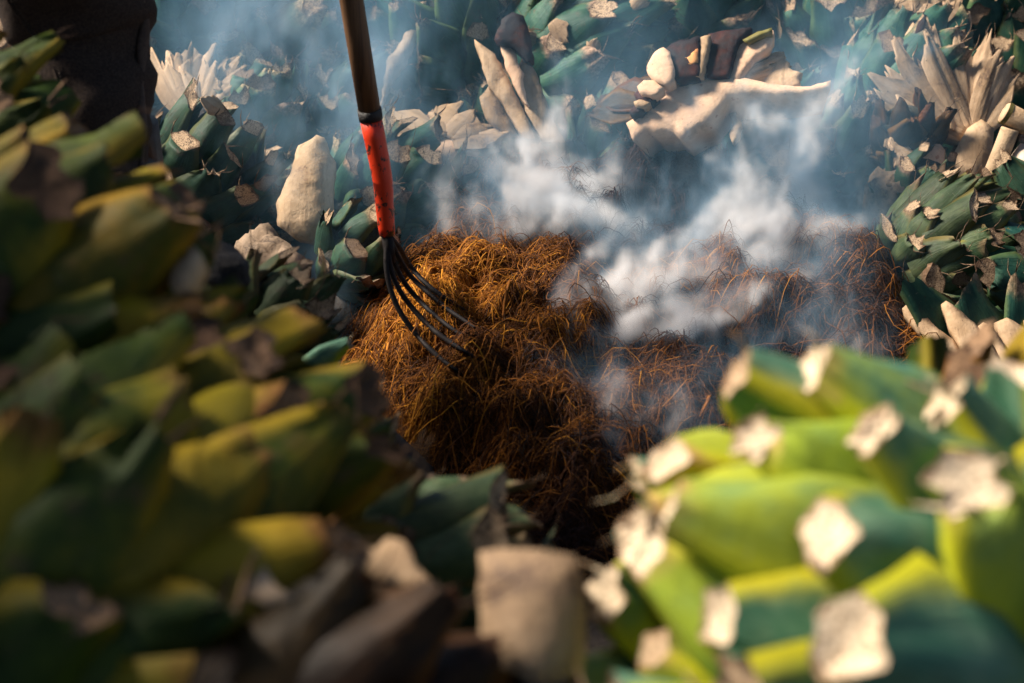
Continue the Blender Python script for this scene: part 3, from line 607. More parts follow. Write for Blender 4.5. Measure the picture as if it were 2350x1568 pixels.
# the big cream half heart
hd = 3.24; hroot = empty('half_agave_heart', P(1600, 220, hd), 'big cream half agave heart with blackened leaf stumps', 'split agave', 'split agave hearts')
Q = lambda *p: [(1284.3 + x * .4535, y * .4535) for x, y in zip(p[::2], p[1::2])]
HT = dict(tilt=24, yaw=-22)
px_chunk('core_face', Q(360, 600, 430, 560, 520, 460, 560, 390, 700, 360, 860, 375, 960, 415, 1080, 450, 1220, 465, 1310, 440, 1310, 480, 1200, 492, 1100, 502, 1000, 482, 900, 488, 845, 500, 815, 560, 770, 630, 700, 660, 640, 700, 590, 660, 500, 665, 460, 640, 420, 680, 408, 705, 380, 640), hd, .10, M['cream_core'], hroot, dome=.014, bump=.003, seed=1, off=-.03, **HT)
for i, (mat, pts, off, th) in enumerate((
    ('cream_core', Q(440, 330, 470, 250, 510, 230, 545, 260, 575, 350, 585, 420, 545, 440, 500, 415, 450, 375), -.016, .04),
    ('charflesh', Q(520, 245, 560, 210, 600, 190, 640, 196, 692, 178, 704, 260, 712, 400, 600, 410, 572, 340), -.004, .05),
    ('stump_glow', Q(616, 292, 655, 262, 694, 246, 700, 322, 664, 330, 640, 318), -.022, .02),
    ('cream', Q(694, 182, 746, 168, 744, 260, 728, 395, 702, 395), -.022, .03),
    ('charflesh', Q(750, 160, 800, 150, 836, 143, 890, 146, 950, 138, 960, 152, 900, 210, 886, 300, 872, 405, 750, 398, 738, 260), -.002, .05),
    ('cream_core', Q(884, 215, 950, 180, 1010, 158, 1062, 150, 1072, 180, 1050, 250, 985, 295, 935, 385, 925, 430, 868, 415), -.014, .035),
    ('olive', Q(930, 196, 1000, 160, 1064, 146, 1070, 166, 1010, 186, 950, 212), -.026, .02),
    ('cream', Q(1056, 262, 1090, 254, 1122, 256, 1136, 300, 1154, 322, 1146, 345, 1176, 362, 1222, 382, 1200, 405, 1216, 440, 1150, 470, 1000, 450, 925, 410, 985, 300), -.008, .03),
    ('cream_core', Q(392, 432, 420, 398, 470, 408, 525, 452, 482, 490, 410, 468), -.016, .03),
    ('charflesh', Q(374, 470, 400, 440, 470, 480, 500, 495, 470, 530, 390, 505), .004, .03),
    ('cream', Q(372, 512, 400, 500, 455, 522, 440, 540, 382, 534), -.012, .025),
    ('charflesh', Q(350, 560, 372, 535, 440, 545, 410, 575, 360, 590), .002, .03),
    ('cream_grey', Q(850, 575, 880, 560, 915, 630, 905, 700, 880, 735, 862, 680, 872, 630), -.03, .02))):
    px_chunk('leaf_stump', pts, hd, th, M[mat], hroot, dome=.005, bump=.0035, seed=20 + i, off=off, step=.009, **HT)
for i in range(6):
    a = R_(4 + 11 * i); Y = Vector((math.cos(a), math.sin(a), .12 * (i % 3))).normalized(); X = Y.cross(Vector((0, 0, 1))).normalized(); Z = X.cross(Y)
    lf = link(bpy.data.objects.new('split_leaf', BLADES['cream'][i % 5]), hroot)
    lf.matrix_basis = facing(0, 0, 1, 28).to_3x3().to_4x4() @ basis(X, Y, Z, Vector((.085 + .004 * i, .028, .012))) @ Matrix.Diagonal((.75, .72 - .04 * i, 1, 1))
for i in range(9):
    a = R_(15 + 19 * i); lf = link(bpy.data.objects.new('leaf_base', STYLE['burnt' if i > 3 else 'broad'][i % 5]), hroot)
    mw = facing(0, 0, 1, 25).to_3x3(); Y = Vector((math.cos(a), math.sin(a), -.5)).normalized(); X = Vector((-math.sin(a), math.cos(a), 0)); Z = X.cross(Y)
    lf.matrix_basis = mw.to_4x4() @ basis(X, Y, Z, Vector((math.cos(a) * .13, math.sin(a) * .05 + .02, -.10))) @ Matrix.Diagonal((.9, .9, .9, 1))

# brown tipped bundle
br = empty('split_leaf_bundle', P(1180, 180, 3.42), 'upright split leaf bundle with a burnt brown tip and orange heart', 'split agave', 'split agave hearts')
for nm, mat, pts, off, th in (
    ('burnt_tip', 'charflesh', [(1148, 92), (1160, 42), (1178, 24), (1196, 32), (1206, 90), (1214, 150), (1200, 140), (1182, 110), (1162, 100)], -.01, .03),
    ('split_leaf', 'cream', [(1106, 84), (1122, 96), (1140, 120), (1160, 170), (1180, 230), (1200, 290), (1206, 325), (1186, 320), (1160, 250), (1130, 190), (1118, 140)], .0, .03),
    ('split_leaf', 'cream_core', [(1158, 100), (1180, 112), (1196, 170), (1200, 215), (1206, 250), (1186, 215), (1170, 160)], -.016, .025),
    ('split_leaf', 'cream_grey', [(1206, 120), (1226, 150), (1240, 200), (1250, 260), (1276, 330), (1240, 330), (1216, 270), (1202, 215), (1200, 160)], -.004, .03),
    ('split_leaf', 'cream_grey', [(1128, 190), (1150, 240), (1176, 320), (1150, 310), (1120, 270), (1110, 220)], .02, .02)):
    mu = sum(p[0] for p in pts) / len(pts); pts = [(mu + (p[0] - mu) * 1.4, p[1]) for p in pts]
    px_chunk(nm, pts, 3.42, th, M[mat], br, tilt=18, dome=.005, bump=.006, seed=len(pts) + 40 + int(off * 1000), off=off)

def piece(name, label, cat, pts, d, th, mat, group=None, **k):
    o = px_chunk(name, pts, d, th, M[mat], None, **k); tag(o, label, cat, group); return o
piece('agave_chunk', 'upright white block of agave flesh standing beside the fork', 'agave chunk', [(640, 520), (636, 470), (650, 425), (668, 385), (680, 330), (700, 322), (722, 305), (742, 312), (752, 340), (768, 372), (762, 440), (768, 490), (745, 545), (715, 558), (680, 548)], 3.12, .07, 'white', tilt=14, dome=.028, bump=.005, seed=3, step=.011)
piece('agave_strip', 'long pale split leaf leaning behind the fork handle', 'agave strip', [(974, -6), (968, 60), (945, 120), (915, 175), (888, 222), (872, 262), (880, 200), (892, 130), (922, 90), (942, 30), (955, -2)], 3.62, .02, 'cream_grey', tilt=15, dome=.014, bump=.008, seed=4)
piece('agave_chunk', 'pale crumbly lump of dirt and pith beside the stone', 'agave chunk', [(530, 575), (560, 545), (600, 528), (638, 540), (650, 575), (690, 590), (720, 615), (700, 650), (640, 660), (580, 640), (545, 610)], 2.95, .08, 'dirt', tilt=50, dome=.05, bump=.016, seed=5)
piece('dry_stem', 'pale peeling dry agave stem leaning into the heap', 'dry stem', [(2349, 330), (2372, 330), (2380, 420), (2345, 455), (2310, 470), (2275, 478), (2284, 440), (2296, 405), (2320, 372)], 3.2, .06, 'bark', tilt=10, dome=.04, bump=.016, seed=6)
piece('dirt_clod', 'speckled pale dirt clod beside the white smoke', 'dirt clod', [(1985, 440), (2010, 405), (2050, 392), (2090, 420), (2120, 445), (2110, 480), (2060, 500), (2010, 495)], 3.3, .09, 'dirt', tilt=45, dome=.05, bump=.02, seed=7)
piece('agave_block', 'square cut block of agave stem in the rim heap', 'agave block', [(1098, 1275), (1150, 1268), (1240, 1268), (1322, 1278), (1345, 1330), (1345, 1450), (1335, 1540), (1240, 1560), (1150, 1520), (1100, 1450)], 1.04, .10, 'cream_grey', tilt=16, dome=.02, bump=.004, seed=8)
piece('agave_chunk', 'pale broken piece of pith behind the big bright green heart', 'agave chunk', [(2275, 905), (2310, 895), (2360, 900), (2380, 935), (2320, 945), (2280, 935)], 1.9, .05, 'white', tilt=30, dome=.03, bump=.008, seed=9)

for nm, lb, pts, d, mt in (
    ('leaf_stump', 'long cream cut leaf stump on the low green heart beside the fibre', [(755, 1225), (800, 1235), (850, 1262), (880, 1236), (920, 1242), (958, 1290), (1022, 1336), (1000, 1352), (900, 1340), (840, 1302), (780, 1262)], 1.10, 'cream'),
    ('leaf_stump', 'small pale three cornered leaf stump low in the rim heap', [(585, 1290), (612, 1320), (640, 1345), (690, 1366), (620, 1376), (540, 1366), (566, 1330)], 1.0, 'cream'),
    ('leaf_stump', 'yellowish cream leaf stump next to the dark stone', [(385, 600), (430, 560), (458, 590), (452, 650), (420, 680), (395, 650)], 1.26, 'cream')):
    piece(nm, lb, 'leaf stump', pts, d, .02, mt, tilt=34, yaw=-14, dome=.006, bump=.003, seed=int(d * 50), step=.01)

def stalk(label, a, b, d, r, mats):
    p0, p1 = P(*a, d), P(*b, d - .05); root = empty('cut_stalk', p1, label, 'cut stalk')
    o = tube('stem', [(p0.lerp(p1, t) - p1) for t in (0, .02, .3, .7, .98, 1)], [r * .85, r, r * 1.03, r, r, r * .9], M[mats[0]], root, seg=14, wob=.05)
    return root, p0, p1
sroot, p0, p1 = stalk('cream cut stalk with a green skinned top piece', (2262, 440), (2318, 295), 3.25, .021, ['white'])
dd = (P(2370, 292, 3.2) - P(2302, 258, 3.2)); q0 = P(2302, 258, 3.2)
tube('stalk_top', [q0 - p1, q0 + dd * .05 - p1, q0 + dd * .8 - p1, q0 + dd - p1], [.022, .025, .025, .022], M['cream'], sroot, seg=14)
tube('green_skin', [q0 + dd * .02 - p1, q0 + dd * .16 - p1], [.0262, .0262], M['olive'], sroot, seg=14, caps=False)
lo = link(bpy.data.objects.new('leaf_stub', STYLE['bright'][1]))
lo.matrix_basis = basis(*(lambda Y, Z: (Y.cross(Z).normalized(), Y, Y.cross(Z).normalized().cross(Y)))(D(.9, .42, .1), D(-.3, .6, .7)), P(700, 838, 1.95)) @ Matrix.Diagonal((.30, .50, .5, 1))
tag(lo, 'bright green cut leaf stub poking out over the fibre', 'leaf stub')
bm = bmesh.new(); bmesh.ops.create_icosphere(bm, subdivisions=4, radius=.042)
for v in bm.verts:
    n_ = v.co.normalized(); v.co *= 1 + .10 * math.sin(3 * n_.x + 2) * math.sin(4 * n_.y) + .05 * math.sin(9 * n_.z + 5 * n_.x); v.co.z *= .9; v.co.x *= 1.1
me = bpy.data.meshes.new('stone'); bm.to_mesh(me); bm.free(); me.materials.append(M['stone']); me.polygons.foreach_set('use_smooth', [True] * len(me.polygons))
so = link(bpy.data.objects.new('stone', me)); so.location = P(500, 622, 2.05); tag(so, 'dark rounded stone resting against the rim heap', 'stone')

# torn scraps that have fallen on the pile: each dropped straight down until it lands
dg = bpy.context.evaluated_depsgraph_get(); rq = random.Random(21)
SCR = [blade_mesh(.030, .07, .005, 80 + i, [M[m]], .22, .5) for i, m in enumerate(('cream', 'cream_grey', 'charflesh', 'cream_grey', 'cream'))]
k = 0
for _ in range(400):
    if k >= 36: break
    x, y = rq.uniform(-1.05, 1.3), rq.uniform(2.9, 3.75)
    if poly_sd(np.array([x]), np.array([y]))[0] > 0: continue
    ok, hit, nor, _i, ob, _m = sc.ray_cast(dg, (x, y, 1.2), (0, 0, -1))
    if not ok or nor.z < .25 or ob.name == 'ground': continue
    t = Vector((rq.gauss(0, 1), rq.gauss(0, 1), rq.gauss(0, 1))); t = (t - nor * t.dot(nor)).normalized()
    t = (t + nor * rq.uniform(0, .5)).normalized(); X = t.cross(nor).normalized(); o = link(bpy.data.objects.new('leaf_scrap', SCR[k % 5])); z_ = rq.uniform(.5, 1.1)
    o.matrix_basis = basis(X, t, X.cross(t), hit + nor * .003 - t * .02) @ Matrix.Diagonal((z_ * rq.uniform(.6, 1.2), z_, 1, 1))
    tag(o, 'torn dry scrap of leaf lying on the piled agave hearts', 'leaf scrap', 'torn leaf scraps on the pile'); k += 1

# ------------------------------------------------------------------ fork
f_lo, f_hi = P(888, 540, 2.70), P(850, 268, 2.62); h_top = P(806, 0, 2.50); hdv = (h_top - f_hi).normalized()
fork = empty('bent_tine_fork', f_lo, 'bent five tine fork with an orange painted socket stuck in the fibre', 'fork')
def wood():
    k = N('worn_wood'); tc = k.n('TexCoord'); z = k.noise(k.mapv(tc.outputs['Object'], (90, 90, 5)), 1., 5, .65, .6); b = k.noise(k.mapv(tc.outputs['Object'], (9, 9, 3)), 1., 4)
    c = k.mix(k.ss(z, .35, .65), (.16, .075, .028), (.07, .03, .012)); c = k.mix(k.math('MULTIPLY', k.ss(b, .5, .75), .7), c, (.03, .014, .008)); return k.bsdf(c, .6, z, .002)
def paint():
    k = N('chipped_orange_paint'); tc = k.n('TexCoord'); a = k.noise(k.mapv(tc.outputs['Object'], (1, 1, .8)), 65., 6, .72); b = k.noise(tc.outputs['Object'], 14., 2)
    c = k.mix(k.ss(k.math('ADD', a, k.math('MULTIPLY', k.math('SUBTRACT', b, .5), .6)), .535, .57), (.80, .045, .008), (.035, .016, .010)); return k.bsdf(c, .38, a, .002, .5)
L0 = lambda p: Vector(p) - f_lo
tube('handle', [L0(f_hi + hdv * s) for s in (.0, .15, .3, .6, .9, 1.15)], [.0205, .0212, .0214, .021, .0205, .020], wood(), fork, seg=20)
tube('tape_band', [L0(f_hi - (f_hi - f_lo).normalized() * .006), L0(f_hi + hdv * .004), L0(f_hi + hdv * .016)], [.0222, .0224, .0222], simple_mat('black_tape', (.012, .01, .01), (.02, .015, .012), 30, .6), fork, seg=20)
mid = f_lo.lerp(f_hi, .5) + CR * .006
tube('socket', [L0(p) for p in spline([f_lo, f_lo.lerp(mid, .5), mid, f_hi - (f_hi - f_lo).normalized() * .004], 9)], [.0145, .016, .0168, .0175, .0182, .0188, .0195, .0202, .0206], paint(), fork, seg=20)
steel = simple_mat('dark_steel', (.008, .007, .007), (.018, .012, .010), 60, .6, .003, 6, Specular_IOR_Level=.2)
tdir = (f_lo - f_hi).normalized()
tube('tang', [L0(f_lo - tdir * .01), L0(f_lo + tdir * .03), L0(f_lo + tdir * .055)], [.012, .011, .009], steel, fork, seg=12)
for i, pts in enumerate((((886, 556), (886, 610), (897, 668), (925, 728), (975, 790), (1030, 838), (1080, 866)), ((890, 556), (895, 610), (914, 662), (950, 712), (1000, 762), (1055, 800), (1110, 832)),
    ((896, 552), (904, 600), (930, 652), (970, 698), (1020, 742), (1080, 784)), ((902, 548), (914, 590), (942, 634), (985, 674), (1030, 712), (1090, 752)), ((906, 540), (918, 572), (942, 612), (978, 652), (1020, 684), (1066, 712)))):
    n = len(pts); tip = G(*pts[-1], .075); td = (tip - CO).dot(CF); base_d = 2.70
    q = [P(u, v, base_d + (td - base_d) * (k / (n - 1)) ** 1.2) for k, (u, v) in enumerate(pts)]
    for k in range(2, n):                      # lie on the fibre, tip pushed in
        dq = CF + CR * ((pts[k][0] - 1174.5) / FPX) + CU * (-(pts[k][1] - 784) / FPX); hit = (on_heap(*pts[k], .034) - CO).dot(CF)
        dk = (q[k] - CO).dot(CF); q[k] = P(*pts[k], hit + .03 if k == n - 1 else min(dk, hit - .004))
    q[0] = f_lo + tdir * .012 + (q[0] - f_lo - tdir * .012) * .5
    path = spline(q, 22); tube('tine', [L0(p) for p in path], [.0052 * (1 - .45 * max(0, t - .7) / .3) for t in np.linspace(0, 1, 22)], steel, fork, seg=8)

# ------------------------------------------------------------------ person beside the pit, holding the fork handle
pr = empty('person', (FEET[0][0], FEET[0][1], FEET[0][2]), 'person in dark worn trousers standing beside the pile', 'person')
B = pr.location; A = lambda *p: Vector(p) - B
denim = simple_mat('dark_denim', (.030, .022, .019), (.060, .042, .032), 260, .9, .0015, 3, Specular_IOR_Level=.1)
skin = simple_mat('skin', (.30, .16, .10), (.26, .13, .08), 20, .55); shirtm = simple_mat('shirt_cloth', (.06, .07, .09), (.08, .09, .11), 180, .9, .002)
boot = simple_mat('boot_leather', (.03, .02, .014), (.05, .03, .02), 40, .6, .004); thread = simple_mat('seam_thread', (.06, .045, .035), (.04, .03, .022), 90, .9); edge_m = simple_mat('denim_lit_edge', (.085, .055, .038), (.05, .032, .024), 160, .9, .002)
hip = Vector((-.86, 2.22, 1.32)); grip = [f_hi + hdv * .62, f_hi + hdv * .98]
def leg_path(knee, hem, hp): return spline([hp, hp.lerp(knee, .5) + Vector((.0, -.03, 0)), knee, knee.lerp(hem, .6) + Vector((0, .01, 0)), hem], 40)
k1 = P(185, 40, 2.40); hem1 = P(258, 425, 2.38); k2 = Vector((-1.0, 2.0, .92)); hem2 = Vector((-1.0, 2.05, .55))
tv, tf = [], []
for kn, hm, hp, sd_ in ((k1, hem1, hip + Vector((.09, 0, 0)), 3), (k2, hem2, hip + Vector((-.09, -.02, 0)), 5)):
    pa = leg_path(kn, hm, hp); V, F = tube_geo(pa, [float(np.interp(t, [0, .5, .68, .86, .94, 1], [.125, .120, .098, .062, .060, .066])) for t in np.linspace(0, 1, 40)], seg=32, caps=False)
    ctr = [pa[i // 32] for i in range(len(V))]
    V = [c + (v - c) * (1 + .06 * math.sin(30 * v.z + 9 * v.x * sd_) + .05 * math.sin(55 * v.z - 40 * v.x + 20 * v.y) + .03 * math.sin(120 * v.z + 60 * v.y)) for v, c in zip(V, ctr)]
    tf += [tuple(i + len(tv) for i in f) for f in F]; tv += V
    if sd_ == 3: leg_v = V
V, F = tube_geo([hip + Vector((0, 0, -.1)), hip, hip + Vector((0, 0, .08)), hip + Vector((0, 0, .16))], [.15, .185, .18, .165], seg=32, caps=False, flat=.75)
tf += [tuple(i + len(tv) for i in f) for f in F]; tv += V
tro = mesh_obj('trousers', [v - B for v in tv], tf, denim, pr); sol = tro.modifiers.new('cloth', 'SOLIDIFY'); sol.thickness = .004
# stitched side seam and painted lit edge run down the leg on its own surface
def ring_line(target, off=.003, lo=12):
    out = []
    for r in range(lo, 40):
        ring = leg_v[r * 32:(r + 1) * 32]; c = sum(ring, Vector()) / 32
        p = max(ring, key=lambda q: (q - c).normalized().dot(target)); out.append(p + (p - c).normalized() * off)
    return [sum(out[max(0, i - 3):i + 4], Vector()) / len(out[max(0, i - 3):i + 4]) for i in range(len(out))]
sl = ring_line(D(-.35, .0, .95)); tube('seam', [p - B for p in sl], .0028, denim, tro, seg=6)
V, F = [], []
for i in range(0, len(sl) - 1):
    for t in (0, .33, .66):
        p = sl[i].lerp(sl[i + 1], t) + CR * .007 - CF * .003; q = sl[i].lerp(sl[i + 1], t + .2) + CR * .007 - CF * .003
        a, b = tube_geo([p - B, q - B], .0011, seg=5); F += [tuple(x + len(V) for x in f) for f in b]; V += a
tag(mesh_obj('stitching', V, F, thread, tro), kind='stuff')
tube('lit_edge', [p - B for p in ring_line(D(.95, .0, .35), .001)], [.008 + .004 * math.sin(i * .7) for i in range(28)], edge_m, tro, seg=8, flat=.6)  # light along the leg's edge, painted as a paler brown strip
for fx, fy, fz in FEET:
    a = Vector((fx, fy + .05, fz)); pth = [a + Vector(p) for p in ((0, .02, .13), (0, .02, .06), (0, 0, .045), (.01, -.08, .04), (.015, -.15, .032), (.015, -.19, .025))]
    o = tube('boot', [p - B for p in pth], [.05, .05, .052, .046, .042, .02], boot, pr, seg=16)
body = bpy.data.meshes.new('body')
neck = hip + Vector((.08, -.12, .60)); sh_r = hip + Vector((.26, -.12, .50)); sh_l = hip + Vector((-.14, -.06, .50)); head = neck + Vector((.02, -.05, .17))
el_r = sh_r.lerp(grip[0], .5) + Vector((.02, -.08, -.10)); el_l = sh_l.lerp(grip[1], .5) + Vector((-.02, -.12, -.08))
sk = [(hip, .13), (hip + Vector((.03, -.05, .28)), .13), (neck - Vector((0, 0, .10)), .13), (neck, .055), (head - Vector((0, 0, .06)), .075), (head + Vector((0, 0, .05)), .085),
      (sh_r, .06), (el_r, .042), (grip[0] + Vector((-.03, 0, 0)), .028), (sh_l, .06), (el_l, .042), (grip[1] + Vector((-.03, 0, 0)), .028),
      (hip + Vector((.09, 0, -.06)), .085), (k1, .06), (hem1 + Vector((0, 0, -.02)), .04), (hip + Vector((-.09, 0, -.06)), .085), (k2, .06), (hem2 + Vector((0, 0, -.02)), .04), (head + Vector((.02, -.10, -.01)), .018)]
body.from_pydata([v - B for v, _ in sk], [(0, 1), (1, 2), (2, 3), (3, 4), (4, 5), (2, 6), (6, 7), (7, 8), (2, 9), (9, 10), (10, 11), (0, 12), (12, 13), (13, 14), (0, 15), (15, 16), (16, 17), (4, 18)], [])
bo = link(bpy.data.objects.new('body', body), pr); sm = bo.modifiers.new('skin', 'SKIN'); body.materials.append(skin)
for i, (_, r) in enumerate(sk): body.skin_vertices[0].data[i].radius = (r, r)
body.skin_vertices[0].data[0].use_root = True; bo.modifiers.new('smooth', 'SUBSURF').render_levels = 2; sm.use_smooth_shade = True
V, F = tube_geo([hip + Vector((0, 0, .06)), hip + Vector((.03, -.05, .28)), neck - Vector((0, 0, .12)), neck - Vector((0, 0, .02))], [.19, .175, .185, .075], seg=28, caps=False, flat=.72)
for s_, e_, g_ in ((sh_r, el_r, grip[0]), (sh_l, el_l, grip[1])):
    a, b = tube_geo(spline([s_.lerp(neck - Vector((0, 0, .1)), .4), s_, e_, e_.lerp(g_, .7)], 12), [.085, .08, .078, .074, .07, .066, .062, .058, .055, .052, .05, .048], seg=18, caps=False); F += [tuple(x + len(V) for x in f) for f in b]; V += a
mesh_obj('shirt', [v - B for v in V], F, shirtm, pr)
V, F = tube_geo([head + Vector((0, .015, z)) for z in (-.02, .03, .08, .12, .135)], [.10, .105, .098, .06, .01], seg=20); mesh_obj('hair', [v - B for v in V], F, simple_mat('dark_hair', (.012, .009, .007), (.02, .015, .011), 120, .6), pr)
hx = hdv.orthogonal().normalized(); hy = hdv.cross(hx)
for g_ in grip:
    V, F = [], []
    wr = g_ + Vector((-.03, 0, 0)); a, b = tube_geo([wr, g_ + Vector((-.026, -.02, .0)), g_ + Vector((-.012, -.034, 0))], [.026, .034, .03], seg=12, flat=.6); V += a; F += b
    for k in range(5):
        pa = []
        for j in range(9):
            an = R_(200 + j * (30 if k < 4 else -20)) ; rr_ = .030; pa.append(g_ + hdv * ((k - 1.5) * .019 if k < 4 else .05) + hx * math.cos(an) * rr_ + hy * math.sin(an) * rr_)
        a, b = tube_geo(pa, [.0095 - .0004 * j for j in range(9)], seg=8); F += [tuple(x + len(V) for x in f) for f in b]; V += a
    mesh_obj('hand', [v - B for v in V], F, skin, pr)

# ------------------------------------------------------------------ smoke: traced by letting parcels of it drift through a turbulent flow
def flow_field(n=64, seed=3, p=1.9, kmin=1.5):
    r = np.random.RandomState(seed); k = np.fft.fftfreq(n) * n; KX, KY, KZ = np.meshgrid(k, k, k, indexing='ij'); K = np.sqrt(KX ** 2 + KY ** 2 + KZ ** 2); K[0, 0, 0] = 1
    amp = np.where(K < kmin, 0, K ** -(p + 1.)) * np.exp(-(K / 22) ** 2)
    Aq = [np.fft.fftn(r.randn(n, n, n)) * amp for _ in range(3)]
    u = np.stack([np.real(np.fft.ifftn(1j * (KY * Aq[2] - KZ * Aq[1]))), np.real(np.fft.ifftn(1j * (KZ * Aq[0] - KX * Aq[2]))), np.real(np.fft.ifftn(1j * (KX * Aq[1] - KY * Aq[0])))], -1)
    return (u / u.std()).astype(np.float32)
def scalar_field(n=64, seed=9, p=1.6):
    r = np.random.RandomState(seed); k = np.fft.fftfreq(n) * n; K = np.sqrt(sum(q ** 2 for q in np.meshgrid(k, k, k, indexing='ij'))); K[0, 0, 0] = 1
    f = np.real(np.fft.ifftn(np.fft.fftn(r.randn(n, n, n)) * np.where(K < 1, 0, K ** -p))); return (f / f.std()).astype(np.float32)
def lookup(f, p):
    n = f.shape[0]; q = np.mod(p, n); i = q.astype(np.int32); a = (q - i).astype(np.float32); i0 = i % n; i1 = (i + 1) % n; out = 0
    for dx in (0, 1):
        for dy in (0, 1):
            for dz in (0, 1):
                w_ = (a[:, 0] if dx else 1 - a[:, 0]) * (a[:, 1] if dy else 1 - a[:, 1]) * (a[:, 2] if dz else 1 - a[:, 2])
                g = f[(i1 if dx else i0)[:, 0], (i1 if dy else i0)[:, 1], (i1 if dz else i0)[:, 2]]; out = out + (g * w_[:, None] if g.ndim == 2 else g * w_)
    return out
FL = flow_field(); SF = scalar_field()
DLO = np.array([-1.15, 1.75, -.05]); DHI = np.array([1.25, 3.75, .95]); DN = np.array([240, 200, 100])
DEN = np.zeros(DN, np.float32)
def splat(p, w_):
    q = (p - DLO) / (DHI - DLO) * (DN - 1); i = np.floor(q + .5).astype(int); ok = ((i >= 1) & (i < DN - 1)).all(1); i = i[ok]
    DEN.ravel()[:] += np.bincount((i[:, 0] * DN[1] + i[:, 1]) * DN[2] + i[:, 2], w_[ok], DEN.size).astype(np.float32)
#          source (u, v, z)      size of source        drift         age  turbulence  amount  parcels
PLUMES = [((1390, 545, .10), (.13, .08, .03), (-.13, .06, .17), 1.3, .15, 1.3, 220000),
          ((1280, 470, .12), (.10, .07, .03), (-.05, .03, .13), 1.0, .13, .8, 100000),
          ((1690, 600, .08), (.14, .08, .03), (.09, .08, .16), 1.4, .17, .85, 160000),
          ((1860, 510, .10), (.12, .08, .03), (-.04, .03, .16), 1.2, .17, 1.2, 170000),
          ((1400, 790, .05), (.10, .03, .015), (.16, .08, .04), 1.3, .12, .85, 140000),
          ((1500, 700, .07), (.12, .05, .02), (.15, .10, .06), 1.2, .13, .6, 110000),
          ((1830, 800, .08), (.10, .08, .02), (.03, .12, .12), 1.4, .15, .09, 50000),
          ((760, 680, .06), (.04, .05, .03), (-.08, .12, .12), 1.0, .11, .14, 40000),
          ((1080, 545, .12), (.08, .05, .02), (-.06, .05, .14), 1.1, .11, .35, 60000),
          ((1480, 1000, .05), (.12, .10, .02), (.04, .08, .08), 1.0, .10, .14, 40000),
          ((980, 470, .10), (.12, .08, .05), (-.20, .10, .20), 2.2, .2, .40, 110000)]
for k, ((u, v, z), sz, dr, age, turb, amt, n) in enumerate(PLUMES):
    r = np.random.RandomState(100 + k); c = np.array(on_heap(u, v)) + np.array((0, 0, .02)); e = np.clip(r.randn(n, 3), -2, 2) * np.array(sz) * .7
    p = c + e; wgt = np.clip(.35 + .65 * lookup(SF, p * 190 + 7 * k), 0, 3) * np.exp(-(e / np.array(sz)) ** 2).prod(1) ** .3
    life = r.rand(n) ** .8 * age; steps = 34; dt = life / steps
    for s_ in range(steps):
        t = (s_ / steps) * life; g = np.minimum(1, .25 + t * 1.5)
        uv_ = .7 * lookup(FL, p * 42 + k * 5) + .8 * lookup(FL, p * 105 + np.array([0, 0, -6.]) * t[:, None] + 11) + .45 * lookup(FL, p * 260 + 29)
        p = p + (np.array(dr) + uv_ * (turb * g)[:, None] * 1.15) * dt[:, None]
    splat(p, wgt * amt * np.exp(-life * 1.7) * 1.5 * 1000. / n * 640)
for ax_ in (0, 1, 2): DEN = (np.roll(DEN, 1, ax_) + 4 * DEN + np.roll(DEN, -1, ax_)) / 6
axs = [np.linspace(DLO[i], DHI[i], DN[i]) for i in range(3)]; sel = np.nonzero(DEN.ravel() > .02)[0]
iz = sel % DN[2]; iy = (sel // DN[2]) % DN[1]; ix = sel // (DN[2] * DN[1]); pv_ = np.stack([axs[0][ix], axs[1][iy], axs[2][iz]], -1).astype(np.float32)
wq = pv_ + lookup(FL, pv_ * 75) * .016 + lookup(FL, pv_ * 190 + 5) * .006
DEN.ravel()[sel] *= np.exp(.75 * lookup(SF, wq * np.array([140, 140, 48]) + 3) + .36 * lookup(SF, wq * np.array([300, 300, 120]) + 31)) * .60
# thin blue veil that has already spread over the pile
axs = [np.linspace(DLO[i], DHI[i], DN[i]) for i in range(3)]; QX, QY, QZ = [q.astype(np.float32) for q in np.meshgrid(*axs, indexing='ij')]
pts = np.stack([QX.ravel(), QY.ravel(), QZ.ravel()], -1)
warp = lookup(FL, pts * 9) * .05; veil = np.clip(.55 + .5 * lookup(SF, (pts + warp) * np.array([34, 34, 20])) + .55 * lookup(SF, (pts + warp) * np.array([130, 130, 70]) + 9), 0, 3).reshape(DN)
VEIL = 0
for (u, v, d, r, a) in ((700, 160, 3.35, .24, 1.7), (760, 340, 3.2, .20, 1.2), (640, 20, 3.4, .2, 1.8), (1000, 220, 3.3, .26, 1.2), (1880, 180, 3.3, .20, 1.1), (1400, 260, 3.3, .25, .6), (1700, 400, 3.2, .25, .6), (1900, 330, 3.2, .15, .5), (1650, 640, 2.95, .16, 1.3), (1850, 640, 3.0, .16, 1.5), (1700, 800, 2.75, .14, 1.0), (1560, 1000, 2.5, .10, .6), (720, 640, 2.9, .10, 1.0)):
    c = P(u, v, d); VEIL = VEIL + a * np.exp(-((QX - c.x) ** 2 + (QY - c.y) ** 2 + (QZ - c.z) ** 2) / (r * r))
edge = 1
for i, q in enumerate((QX, QY, QZ)): edge = edge * sstep(q - DLO[i], 0, .06) * sstep(DHI[i] - q, 0, .10)
DEN = ((DEN + VEIL * veil) * edge).astype(np.float32)
print('smoke max', DEN.max(), 'p99', np.percentile(DEN, 99), 'p90', np.percentile(DEN, 90))
CN, RN = 10, 10
img = bpy.data.images.new('smoke_density', int(CN * DN[0]), int(RN * DN[1]), float_buffer=True, is_data=True)
at_ = DEN.transpose(2, 1, 0).reshape(RN, CN, DN[1], DN[0]).transpose(0, 2, 1, 3).reshape(RN * DN[1], CN * DN[0])
